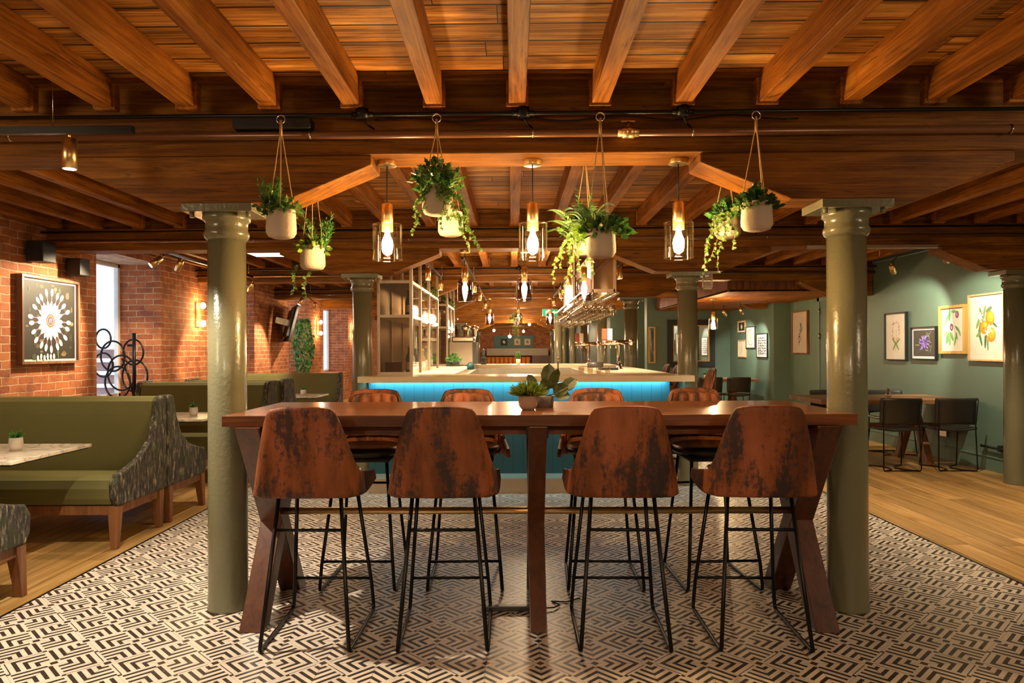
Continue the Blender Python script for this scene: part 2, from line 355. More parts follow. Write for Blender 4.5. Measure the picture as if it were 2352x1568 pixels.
# ------------------------------------------------------------------ mesh builder
class MB:
    def __init__(s): s.b = bmesh.new(); s.mi = 0; s.mats = []
    def m(s, mat):
        if mat not in s.mats: s.mats.append(mat)
        s.mi = s.mats.index(mat); return s
    def face(s, vs, smooth=False):
        try: f = s.b.faces.new(vs)
        except ValueError: return
        f.material_index = s.mi; f.smooth = smooth; return f
    def box(s, x0, x1, y0, y1, z0, z1):
        v = [s.b.verts.new((x, y, z)) for z in (z0, z1) for y in (y0, y1) for x in (x0, x1)]
        for q in ((0, 2, 3, 1), (4, 5, 7, 6), (0, 1, 5, 4), (2, 6, 7, 3), (0, 4, 6, 2), (1, 3, 7, 5)): s.face([v[i] for i in q])
        return s
    def prism(s, poly, axis, a, b):
        """poly: 2D points in the plane normal to axis; extruded a..b"""
        def P(p, t): return {0: (t, p[0], p[1]), 1: (p[0], t, p[1]), 2: (p[0], p[1], t)}[axis]
        A = [s.b.verts.new(P(p, a)) for p in poly]; B = [s.b.verts.new(P(p, b)) for p in poly]
        s.face(A); s.face(B[::-1]); n = len(poly)
        for i in range(n): s.face([A[i], B[i], B[(i+1) % n], A[(i+1) % n]])
        return s
    def hexa(s, a, b, w, h, up=(0, 0, 1)):
        """rectangular bar from a to b, width w (sideways) and h"""
        a = Vector(a); b = Vector(b); d = (b-a).normalized(); sd = d.cross(Vector(up)).normalized(); u = sd.cross(d)
        r = []
        for p in (a, b): r.append([s.b.verts.new(p+sd*w/2*i+u*h/2*j) for i, j in ((-1, -1), (1, -1), (1, 1), (-1, 1))])
        s.face(r[0]); s.face(r[1][::-1])
        for i in range(4): s.face([r[0][i], r[1][i], r[1][(i+1) % 4], r[0][(i+1) % 4]])
        return s
    def tube(s, pts, r, n=8, caps=True, closed=False):
        pts = [Vector(p) for p in pts]; rings = []; N = len(pts); prev = None
        rs = r if isinstance(r, (list, tuple)) else [r]*N
        for i, p in enumerate(pts):
            if closed: d = pts[(i+1) % N]-pts[i-1]
            else: d = pts[min(i+1, N-1)]-pts[max(i-1, 0)]
            if d.length < 1e-9: d = Vector((0, 0, 1))
            d.normalize()
            if prev is None:
                a = Vector((0, 0, 1)) if abs(d.z) < .9 else Vector((1, 0, 0)); sd = d.cross(a).normalized()
            else: sd = (prev-d*prev.dot(d)).normalized()
            prev = sd; u = d.cross(sd)
            rings.append([s.b.verts.new(p+(sd*math.cos(2*PI*k/n)+u*math.sin(2*PI*k/n))*rs[i]) for k in range(n)])
        for i in range(N if closed else N-1):
            A, B = rings[i], rings[(i+1) % N]
            for k in range(n): s.face([A[k], A[(k+1) % n], B[(k+1) % n], B[k]], True)
        if caps and not closed: s.face(rings[0][::-1]); s.face(rings[-1])
        return s
    def lathe(s, prof, n=32, c=(0, 0, 0), smooth=True, cap=True):
        rings = []
        for r, z in prof:
            rings.append([s.b.verts.new((c[0]+r*math.cos(2*PI*k/n), c[1]+r*math.sin(2*PI*k/n), c[2]+z)) for k in range(n)] if r > 1e-6 else [s.b.verts.new((c[0], c[1], c[2]+z))])
        for A, B in zip(rings, rings[1:]):
            for k in range(n):
                k2 = (k+1) % n
                if len(A) == 1 and len(B) == 1: continue
                if len(A) == 1: s.face([A[0], B[k2], B[k]], smooth)
                elif len(B) == 1: s.face([A[k], A[k2], B[0]], smooth)
                else: s.face([A[k], A[k2], B[k2], B[k]], smooth)
        if cap:
            if len(rings[0]) > 1: s.face(rings[0][::-1])
            if len(rings[-1]) > 1: s.face(rings[-1])
        return s
    def cyl(s, a, b, r, n=20): return s.tube([a, b], r, n)
    def torus(s, c, R, r, axis=1, n=24, sx=1, sz=1):
        P = []
        for k in range(n):
            t = 2*PI*k/n; a, b = R*sx*math.cos(t), R*sz*math.sin(t)
            P.append({1: (c[0]+a, c[1], c[2]+b), 0: (c[0], c[1]+a, c[2]+b), 2: (c[0]+a, c[1]+b, c[2])}[axis])
        return s.tube(P, r, 8, closed=True)
    def grid(s, fn, nu, nv, smooth=True):
        V = [[s.b.verts.new(fn(i/nu, j/nv)) for j in range(nv+1)] for i in range(nu+1)]
        for i in range(nu):
            for j in range(nv): s.face([V[i][j], V[i+1][j], V[i+1][j+1], V[i][j+1]], smooth)
        return s
    def leaf(s, p, d, n, L, W, kind='oval', fold=.15):
        p = Vector(p); d = Vector(d).normalized(); n = Vector(n); sd = d.cross(n)
        if sd.length < 1e-4: sd = d.cross(Vector((.3, .5, .8)))
        sd.normalize(); n = sd.cross(d)
        if kind == 'oval': o = [(0, 0), (.25, .38), (.55, .5), (.82, .3), (1, 0)]
        elif kind == 'ivy': o = [(0, 0), (-.08, .34), (.22, .62), (.38, .30), (.62, .46), (.68, .2), (1, 0)]
        elif kind == 'needle': o = [(0, 0), (.4, .5), (1, 0)]
        elif kind == 'round': o = [(0, 0), (.1, .4), (.45, .56), (.8, .42), (1, 0)]
        mid = [s.b.verts.new(p), s.b.verts.new(p+d*L)]
        for sg in (1, -1):
            vs = [s.b.verts.new(p+d*L*a+sd*sg*W*b+n*W*b*fold) for a, b in o[1:-1]]
            lst = [mid[0]]+vs+[mid[1]]
            s.face(lst if sg > 0 else lst[::-1], False)
        return s
    def build(s, name, mat=None, parent=None, loc=(0, 0, 0), rot=(0, 0, 0), bevel=0, subsurf=0, solid=0, recalc=True, origin=None):
        if origin is not None:
            bmesh.ops.translate(s.b, verts=s.b.verts, vec=-Vector(origin)); loc = origin
        if recalc: bmesh.ops.recalc_face_normals(s.b, faces=s.b.faces)
        me = bpy.data.meshes.new(name); s.b.to_mesh(me); s.b.free()
        if s.mats:
            for x in s.mats: me.materials.append(x)
        else: me.materials.append(mat)
        o = bpy.data.objects.new(name, me); C.objects.link(o); o.location = loc; o.rotation_euler = rot
        if parent: o.parent = parent
        if bevel:
            md = o.modifiers.new('bevel', 'BEVEL'); md.width = bevel; md.segments = 2; md.limit_method = 'ANGLE'; md.angle_limit = math.radians(50)
        if solid: md = o.modifiers.new('solid', 'SOLIDIFY'); md.thickness = solid; md.offset = 0
        if subsurf: md = o.modifiers.new('sub', 'SUBSURF'); md.levels = subsurf; md.render_levels = subsurf
        return o
def tag(o, label, cat, group=None, kind=None):
    o['label'] = label; o['category'] = cat
    if group: o['group'] = group
    if kind: o['kind'] = kind
    return o
def thing(name, label, cat, loc=(0, 0, 0), rz=0, group=None, rot=None):
    o = bpy.data.objects.new(name, None); C.objects.link(o); o.location = loc; o.rotation_euler = rot or (0, 0, rz)
    o.empty_display_size = .1
    return tag(o, label, cat, group)
def struct(o, label=None):
    o['kind'] = 'structure'
    if label: o['label'] = label
    return o
def dup(root, loc, rz=0, label=None, group=None, rot=None):
    def cp(o, par):
        c = o.copy(); C.objects.link(c)
        if par: c.parent = par
        for ch in kids.get(o.name, []): cp(ch, c)
        return c
    kids = {}
    for x in C.objects:
        if x.parent: kids.setdefault(x.parent.name, []).append(x)
    r = cp(root, None); r.location = loc; r.rotation_euler = rot or (0, 0, rz)
    if label: r['label'] = label
    if group: r['group'] = group
    return r
def rnd(a, b): return random.uniform(a, b)
def rdir(): 
    v = Vector((random.gauss(0, 1), random.gauss(0, 1), random.gauss(0, 1))); return v.normalized()
ORD = ['first', 'second', 'third', 'fourth', 'fifth', 'sixth', 'seventh', 'eighth', 'ninth', 'tenth', 'eleventh', 'twelfth', 'thirteenth', 'fourteenth']

# ------------------------------------------------------------------ room dimensions
XL, XR = -4.75, 5.4            # brick wall, green wall
ZC, ZJ, ZB, ZK = 2.785, 2.635, 2.42, 2.175   # ceiling, joist underside, beam underside, corbel underside
ROWS = [3.89+3.52*k for k in range(10)]
XC = [-1.551, 1.80]
XC2 = 5.14
YEND = 37.0

# floor
struct(MB().box(-2.7, 3.0, -4, YEND, -.05, 0).build('floor', M['tile']), 'black and cream patterned tile floor')
o = MB().box(XL-.02, -2.7, -4, YEND, -.05, 0).build('floor', M['oak']); struct(o, 'oak plank floor on the left under the booths')
o = MB().box(3.0, XR+.02, -4, YEND, -.05, 0).build('floor', M['oak']); struct(o, 'oak plank floor on the right along the green wall')
mb = MB().box(-2.708, -2.694, -4, YEND, 0, .003); struct(mb.build('trim_1', M['black']))
mb = MB().box(2.994, 3.008, -4, YEND, 0, .003); struct(mb.build('trim_2', M['black']))
struct(MB().box(XL-1, XR+.3, -4, YEND+.2, ZC, ZC+.06).build('ceiling', M['ceiling']), 'old reddish timber board ceiling')

# left brick wall with deep window openings
WINS = [(8.15, 9.65), (11.67, 13.17), (15.2, 16.7), (18.0, 20.7), (22.4, 23.9), (26, 27.5)]
SILL, HEAD, TH = .78, 2.56, .61
mb = MB(); y = -4
for a, b in WINS:
    mb.box(XL-TH, XL, y, a, 0, ZC); mb.box(XL-TH, XL, a, b, 0, SILL); mb.box(XL-TH, XL, a, b, HEAD, ZC); y = b
mb.box(XL-TH, XL, y, YEND, 0, ZC)
struct(mb.build('wall_left', M['brick']), 'exposed red brick wall with deep window recesses')
for i, (a, b) in enumerate(WINS):
    x = XL-TH+.03
    f = MB()
    f.box(x-.03, x+.03, a, a+.05, SILL, HEAD).box(x-.03, x+.03, b-.05, b, SILL, HEAD).box(x-.03, x+.03, a, b, SILL, SILL+.05).box(x-.03, x+.03, a, b, HEAD-.05, HEAD)
    w = f.build('window_%d' % (i+1), M['white'], bevel=.004); struct(w, 'white framed window in the brick wall')
    MB().box(x-.004, x+.004, a+.05, b-.05, SILL+.05, HEAD-.05).build('window_pane', M['pane'], parent=w)
# right side walls (painted green, stepping in further back)
struct(MB().box(XR, XR+.2, -4, 14.0, 0, ZC).build('wall_right', M['green']), 'green painted wall with framed prints')
mb = MB().box(5.07, XR+.2, 14.0, 16.8, 0, ZC)
struct(mb.build('wall_right', M['green']), 'green painted wall return with four small frames')
struct(MB().box(3.14, XR+.2, 16.8, 17.1, 0, ZC).build('wall_right', M['green']), 'green cross wall with large mirror')
struct(MB().box(2.72, 3.9, 20, 20.3, 0, ZC).build('wall_right', M['green']), 'green cross wall further back')
struct(MB().box(2.72, 2.9, 20.3, YEND, 0, ZC).build('wall_right', M['green_dark']), 'dark green wall beyond the bar')
struct(MB().box(3.9, 4.0, 17.1, 20.3, 0, ZC).build('wall_right', M['green']))
struct(MB().box(XL-TH, 3.2, YEND, YEND+.2, 0, ZC).build('wall_back', M['brick']), 'far brick end wall')
struct(MB().box(XL-TH, XR+.2, -4.2, -4, 0, ZC).build('wall_front', M['plaster']), 'plaster wall behind the viewer')
mb = MB().box(XR-.018, XR, -4, 11.3, 0, .15).box(XR-.026, XR, -4, 11.3, .15, .165).box(XR-.018, XR, 12.85, 14.0, 0, .165)
struct(mb.build('baseboard_right', M['green'], bevel=.003))
struct(MB().box(5.05, 5.07, 14.0, 16.8, 0, .15).build('baseboard_right', M['green'], bevel=.003))
# door in the right wall
d = MB().box(XR-.03, XR+.01, 11.45, 12.6, .01, 2.2)
dd = d.build('door_1', M['green_dark']); struct(dd, 'dark green door behind the right column')
MB().box(XR-.045, XR+.005, 12.6, 12.7, 0, 2.3).box(XR-.045, XR+.005, 11.35, 11.45, 0, 2.3).box(XR-.045, XR+.005, 11.35, 12.7, 2.2, 2.3).build('door_frame', M['green'], dd, bevel=.005)
for z in (.3, 1.55, 1.98): MB().cyl((XR-.05, 12.59, z), (XR-.05, 12.59, z+.1), .012).build('hinge', M['steel'], dd)

# ------------------------------------------------------------------ timber structure
def corbel_poly(x, lo=-.815, hi=.815):
    P = [(-.815, ZB), (-.815, 2.368), (-.34, ZK), (.34, ZK), (.815, 2.368), (.815, ZB)]
    if hi < .815: P = [(-.815, ZB), (-.815, 2.368), (-.34, ZK), (hi, ZK), (hi, ZB)]
    return [(x+a, b) for a, b in P]
rowname = ['the nearest beam', 'the second beam', 'the third beam', 'the fourth beam', 'the fifth beam', 'the sixth beam', 'the seventh beam', 'the eighth beam', 'the ninth beam', 'the last beam']
def row_label(i): return 'nearest' if i == 0 else ORD[i]
for i, y in enumerate(ROWS):
    x1 = XR if y < 17 else 2.72
    t = thing('timber_beam', 'heavy brown timber cross beam with corbels, %s one counting back from the camera' % (row_label(i)), 'beam', (0, y, ZB), group='timber cross beams')
    L = MB().box(XL, x1, -.14, .14, 0, .222).build('main_timber', M['joist_x'], t, bevel=.008)
    MB().box(XL, x1, -.09, .11, .222, ZC-ZB).build('packing_timber', M['joist_x'], t)
    cx = list(XC) + ([XC2] if y < 17 else [])
    for x in cx:
        poly = [(a, b-ZB) for a, b in corbel_poly(x, hi=(.25 if x == XC2 else .815))]
        MB().prism(poly, 1, -.13, .12).build('corbel', M['joist_x'], t, bevel=.006)
# joists
JS, J0 = .4195, .029
JP = {}
def joist_mesh(y0, y1):
    k = (round(y0, 2), round(y1, 2))
    return k
bays = [(-3.2, ROWS[0]-.27)] + [(ROWS[i]+.2, ROWS[i+1]-.27) for i in range(9)]
NB = ['nearest bay, over the dining table', 'bay behind the nearest beam', 'bay behind the second beam', 'bay behind the third beam', 'bay behind the fourth beam', 'bay behind the fifth beam', 'bay behind the sixth beam', 'bay behind the seventh beam', 'bay behind the eighth beam', 'bay behind the ninth beam']
jroot = None
for bi, (y0, y1) in enumerate(bays):
    if bi == 0: ks = range(-10, 11)
    elif bi <= 3: ks = range(-11, 13)
    else: ks = range(-5, 6)
    proto = None
    for k in sorted(ks, key=abs):
        x = J0+k*JS
        if x < XL+.06 or x > XR-.06: continue
        lab = ('central timber joist' if k == 0 else '%s timber joist %s of the central one' % (ORD[abs(k)-1], 'left' if k < 0 else 'right')) + ' in the ' + NB[bi]
        if proto is None:
            proto = thing('ceiling_joist', lab, 'joist', (x, y0, ZJ), group='ceiling joists in the '+NB[bi])
            MB().box(-.0425, .0425, 0, y1-y0, 0, ZC-ZJ).build('joist_timber', M['joist'], proto, bevel=.005)
            if bi < 3:
                MB().box(-.056, .056, y1-y0-.0, y1-y0+.05, -.012, ZC-ZJ).build('end_collar', M['joist'], proto, bevel=.003)
                if bi: MB().box(-.056, .056, -.05, 0, -.012, ZC-ZJ).build('end_collar', M['joist'], proto, bevel=.003)
        else:
            dup(proto, (x, y0, ZJ), 0, lab)
for i in range(3):
    yy = ROWS[i]-.27
    struct(MB().box(XL, XR, yy, yy+.05, ZC-.03, ZC).build('trim_%d' % (i+3), M['joist_x']))

# columns
def column(x, y, lab, first=[]):
    if first: return dup(first[0], (x, y, 0), 0, lab)
    t = thing('iron_column', lab, 'column', (x, y, 0), group='cast iron columns')
    MB().lathe([(.108, 0), (.108, .01), (.104, .03), (.103, .3), (.101, 1.2), (.099, 2.0)], 40).build('shaft', M['column'], t)
    MB().lathe([(.099, 1.99), (.112, 2.005), (.118, 2.02), (.118, 2.035), (.11, 2.045), (.11, 2.09), (.124, 2.10), (.124, 2.13)], 40).build('capital', M['column'], t)
    p = MB().box(-.187, .187, -.14, .13, 2.13, ZK-.001)
    p = p.build('cap_plate', M['column'], t, bevel=.004)
    for sx in (-1, 1): MB().cyl((sx*.15, -.09, 2.105), (sx*.15, -.09, 2.132), .013, 8).build('bolt', M['column'], p)
    first.append(t); return t
for i, y in enumerate(ROWS[:9]):
    for x, sd in zip(XC, ('left', 'right')):
        nm = 'sage green round iron column under the %s side of %s' % (sd, rowname[i])
        if i == 0: nm = 'tall olive green iron column at the %s end of the high table' % sd
        if i == 1: nm = 'olive green iron column at the %s front corner of the bar' % sd
        column(x, y, nm)
column(XC2, ROWS[1], 'green iron column at the right edge beside the green wall')
column(1.1, 17.2, 'pale green iron column past the far end of the bar, between it and the end wall')

# pipes and conduits along the front of the beams
for i in range(4):
    y = ROWS[i]
    where = ['in front of the nearest beam', 'in front of the second beam', 'in front of the third beam', 'in front of the fourth beam'][i]
    sl = .010 if i == 0 else .0
    p = MB().cyl((XL+.01, y-.185, 2.505), (3.3 if i == 3 else XR-.01 if i else 4.5, y-.185, 2.515), .021, 16)
    t = thing('heating_pipe', 'brown painted pipe running '+where, 'pipe', (0, 0, 0), group='brown pipes along beams')
    p.build('pipe_run', M['pipe'], t)
    q = MB()
    for cx in (-2.6, -1.04, .11, .93, 2.55): q.torus((cx, y-.185, 2.512), .0235, .004, 0, 16).box(cx-.003, cx+.003, y-.165, y-.141, 2.506, 2.516)
    q.build('pipe_clip', M['steel'], t)
    if i == 0:
        v = MB(); vx = .6
        v.cyl((vx-.055, y-.185, 2.512), (vx+.055, y-.185, 2.512), .026, 8).cyl((vx-.03, y-.185, 2.512), (vx+.03, y-.185, 2.512), .032, 10)
        v.cyl((vx, y-.185, 2.512), (vx, y-.185, 2.565), .012, 10); v.box(vx-.035, vx+.035, y-.192, y-.178, 2.562, 2.57)
        v.build('valve', M['brass'], t)
    c = thing('conduit', 'thin black conduit running %s, above the brown pipe' % where, 'conduit', (0, 0, 0), group='black conduits')
    MB().cyl((XL+.01, y-.24, 2.592), (3.3 if i == 3 else XR-.01 if i else 4.5, y-.24, 2.600), .010, 12).build('conduit_run', M['black'], c)
    for bx in (-.76, .06, .87) if i == 0 else (-2.2, .1, 2.4):
        MB().cyl((bx, y-.24, 2.575), (bx, y-.24, 2.625), .032, 16).cyl((bx-.055, y-.24, 2.596), (bx+.055, y-.24, 2.596), .014, 10).tube([(bx, y-.24, 2.58), (bx+.02, y-.22, 2.55), (bx+.05, y-.18, 2.54)], .005).build('junction_box', M['black'], c)
y = ROWS[0]
cb = MB().tube([(-.7+.08*k, y-.215, 2.575+.012*math.sin(k*.9)) for k in range(28)], .0045)
tag(cb.build('cable', M['black']), 'loose black cable sagging behind the nearest black conduit', 'cable')
# front left lighting track with brass spotlight; flat black box further right
t = thing('light_track', 'black lighting track at top left holding one brass spotlight', 'track', (-2.2, 3.42, 2.44))
MB().box(-1.2, .39, -.017, .017, 0, .034).build('rail', M['black'], t, bevel=.002)
MB().tube([(0, 0, .03), (0, 0, .345)], .0015).build('suspension_wire', M['steel'], t)
tag(MB().box(-1.43, -1.03, 3.66, 3.748, 2.535, 2.59).build('cable_box', M['blackmatt'], bevel=.004, origin=(-1.23, 3.69, 2.535)), 'black box fixed to the beam near the leftmost hanging plant', 'box')

# ------------------------------------------------------------------ spotlights
def make_spot(label, loc, rot, lit=True, first={}):
    key = lit
    t = thing('brass_spotlight', label, 'spotlight', loc, rot=rot, group='brass track spotlights')
    if key not in first:
        b = [MB().lathe([(.0, .0), (.033, .0), (.033, .145), (.0, .145)], 28).build('barrel', M['brass'], t),
             MB().cyl((0, 0, .145), (0, 0, .175), .007).build('stem', M['brass'], t),
             MB().lathe([(0, -.001), (.029, -.001)], 24, cap=False).build('lens', M['lens'] if lit else M['black'], t)]
        first[key] = b
    else:
        for s in first[key]:
            c = s.copy(); C.objects.link(c); c.parent = t
    return t
def spot(label, x, y, z, aim, power=0, col=(1, .78, .50), ang=60, lit=True, blend=.5, hang=2.475, tx=None):
    d = Vector(aim)-Vector((x, y, z)); q = d.to_track_quat('-Z', 'Y').to_euler()
    t = make_spot(label, (x, y, z), q, lit)
    mw = Matrix.Translation((x, y, z)) @ q.to_matrix().to_4x4(); top = mw @ Vector((0, 0, .172)); inv = mw.inverted()
    MB().cyl(inv @ top, inv @ Vector((tx if tx is not None else top.x, top.y, max(top.z+.02, hang))), .006, 8).build('track_adapter', M['black'], t)
    if power:
        dn = d.normalized(); lamp('SPOT', Vector((x, y, z))+dn*.01, power, col, .02, aim=aim, spot=ang, blend=blend)
spot('brass cylinder spotlight on the black track at top left', -2.12, 3.42, 2.272, (-2.12, 3.42, 0), 150, (1, .86, .66), ang=104, hang=2.445)
spot('lit brass spotlight by the brick window opening, aimed at the wall', -3.75, 8.0, 2.30, (-4.7, 8.9, 1.2), 90, tx=-3.85)
spot('tilted brass spotlight left of the lit one near the brick wall', -3.95, 7.8, 2.33, (-4.75, 7.1, 1.5), 130, ang=85, tx=-3.85)
spot('brass spotlight just right of the left column, over the booths', -3.75, 10.2, 2.24, (-4.5, 11.0, 1.0), 110, ang=80, tx=-3.85)
spot('tilted brass spotlight left of the wall television', -4.05, 13.6, 2.26, (-4.7, 13.2, .8), 110, ang=80, tx=-3.9)
spot('brass spotlight above the trailing wall ivy', -3.7, 13.4, 2.2, (-4.6, 15.6, 1.2), 110, ang=80, tx=-3.9)
spot('small brass spotlight beyond the ivy', -3.75, 18.2, 2.26, (-4.4, 18.8, 0.5), 80, ang=80, hang=ZC)
spot('brass spotlight above the orchid print', 4.62, 8.75, 2.30, (5.4, 9.7, 1.45), 75, (1, .93, .72), 78, tx=4.6)
spot('bright brass spotlight above the fig print', 4.6, 7.65, 2.30, (5.4, 8.35, 1.45), 85, (1, .92, .70), 80, tx=4.6)
spot('left small spotlight beside the four small frames', 4.35, 14.7, 2.06, (5.05, 15.7, 1.2), 60, (.95, .95, .8), 70, hang=2.27)
spot('right small spotlight beside the four small frames', 4.5, 14.1, 2.06, (5.05, 14.9, 1.2), 60, (.95, .95, .8), 70, hang=2.27)
k = 0
for x, ys in ((-1.02, (8.7, 10.2)), (-.56, (8.4, 10.6, 12.4, 14.8)), (.76, (9.6,)), (.82, (12.0, 14.0)), (1.30, (8.7,))):
    for y in ys:
        nm = {-1.02: 'over the left counter', -.56: 'left of the smoked pendants', .82: 'beside the far smoked pendants', .76: 'between the two glass racks', 1.30: 'right of the hanging glass rack'}[x]
        spot('brass spotlight %s, %s from the front' % (nm, ORD[ys.index(y)]), x, y, 2.24, (x+(.15 if x > 0 else -.1), y+.1, 0), 95, ang=100, hang=2.79 if x == .76 else 2.415, tx=x)
def track(lab, x, y0, y1, z, grp, up=ZC):
    t = thing('light_track', lab, 'track', (x, y0, z), group=grp)
    MB().box(-.016, .016, 0, y1-y0, 0, .03).build('rail', M['black'], t)
    for yy in (.15, y1-y0-.15): MB().cyl((0, yy, .03), (0, yy, up-z), .002, 6).build('suspension_wire', M['steel'], t)
for x, y0, y1, nm in ((-1.02, 8.2, 10.6, 'over the left counter of the bar'), (1.30, 8.2, 10.0, 'right of the glass racks'), (-.56, 8.1, 10.7, 'left of the front smoked pendants'), (-.56, 11.7, 15.1, 'left of the far smoked pendants'), (.82, 11.8, 14.2, 'beside the further glass rack')):
    track('black lighting track '+nm, x, y0, y1, 2.41, 'bar lighting tracks')
for x, y0, y1, nm in ((-3.85, 7.6, 10.6, 'left of the left column'), (-3.9, 12.6, 14.0, 'by the television'), (4.6, 7.6, 9.2, 'in front of the green wall')):
    track('black lighting track '+nm, x, y0, y1, 2.47, 'side lighting tracks')
for i, (x, y, z) in enumerate(((-.72, 28, 2.12), (.62, 26, 2.28), (.45, 29, 2.1), (-.08, 22, 1.78))):
    t = thing('bare_bulb', ['tiny far light left of centre near the end wall', 'tiny far light right of centre under the ceiling', 'tiny far light near the end wall prints', 'far bright light below the far hanging plant'][i], 'lamp', (x, y, z), group='far bright bulbs')
    MB().lathe([(0, -.05), (.035, -.035), (.05, 0), (.035, .035), (0, .05)], 16).build('bulb', M['bulb_far'], t)
    MB().cyl((0, 0, .05), (0, 0, ZC-z), .004, 6).build('flex', M['blackmatt'], t)
tag(MB().box(-.25, .25, -.25, .25, 0, .03).build('panel_light', M['ledwhite'], loc=(-3.05, 9.0, 2.605)), 'square white panel light on the ceiling right of the left column', 'lamp')
tag(MB().box(2.95, 4.25, 0, .05, 0, .03).build('light_track', M['metal_frame'], loc=(0, ROWS[1]-.2, 2.39)), 'pale metal track under the second beam, right of the right column', 'track')

# ------------------------------------------------------------------ pendants
def pendant(label, x, y, ztop, zg1, zg0, kind, first={}):
    if kind in first: return dup(first[kind], (x, y, ztop), 0, label, None)
    t = thing('pendant_lamp', label, 'lamp', (x, y, ztop), group='%s glass pendants' % kind)
    zt, a, b = zg1+.107-ztop, zg1-ztop, zg0-ztop
    MB().lathe([(0, -.028), (.052, -.028), (.052, 0), (0, 0)], 32).build('canopy', M['brass'], t, bevel=.002)
    MB().cyl((0, 0, -.028), (0, 0, zt), .0035, 8).build('flex', M['blackmatt'], t)
    MB().lathe([(0, zt), (.008, zt+.012), (.031, zt), (.031, zt-.145), (.0, zt-.145)], 32).build('lamp_holder', M['brass'], t)
    g = MB()
    if kind == 'clear':
        g.lathe([(.033, a), (.076, a), (.079, a-.006), (.079, b+.004), (.079, b)], 40, cap=False)
        g.lathe([(.076, b), (.076, a-.008)], 40, cap=False)
        g.torus((0, 0, b), .0775, .0022, 2, 40); g.torus((0, 0, a-.002), .077, .002, 2, 40)
    else:
        g.lathe([(.03, a), (.06, a-.008), (.078, a-.03), (.080, a-.06), (.080, b+.012), (.07, b), (.0, b+.004)], 40, cap=False)
        g.torus((0, 0, b+.006), .074, .004, 2, 40)
    g.build('glass_shade', M['glass'] if kind == 'clear' else M['smoke'], t, recalc=False)
    zc = zt-.145
    MB().lathe([(.012, zc), (.014, zc-.02), (.027, zc-.05), (.031, zc-.075), (.024, zc-.10), (.0, zc-.116)], 24).build('bulb', M['bulb'] if kind == 'clear' else M['bulb_far'], t)
    first[kind] = t; return t
for x, lb in ((-.676, 'left'), (.113, 'middle'), (.900, 'right')):
    pendant('clear glass and brass pendant lamp, %s of the three on the nearest beam' % lb, x, ROWS[0], ZB, 2.078, 1.885, 'clear')
for x, lb in ((-.486, 'left'), (.126, 'middle'), (.742, 'right')):
    pendant('smoked glass pendant over the bar front, %s of the three' % lb, x, ROWS[1], ZB, 2.13, 1.885, 'smoked')
for x, lb in ((-.456, 'left'), (.123, 'middle'), (.76, 'right')):
    pendant('small far smoked glass pendant, %s of the three past the bar' % lb, x, ROWS[3], ZB, 2.13, 1.885, 'smoked')
pendant('bright pendant hanging before the mirror on the right', 3.54, 12.7, 2.267, 2.05, 1.86, 'clear')

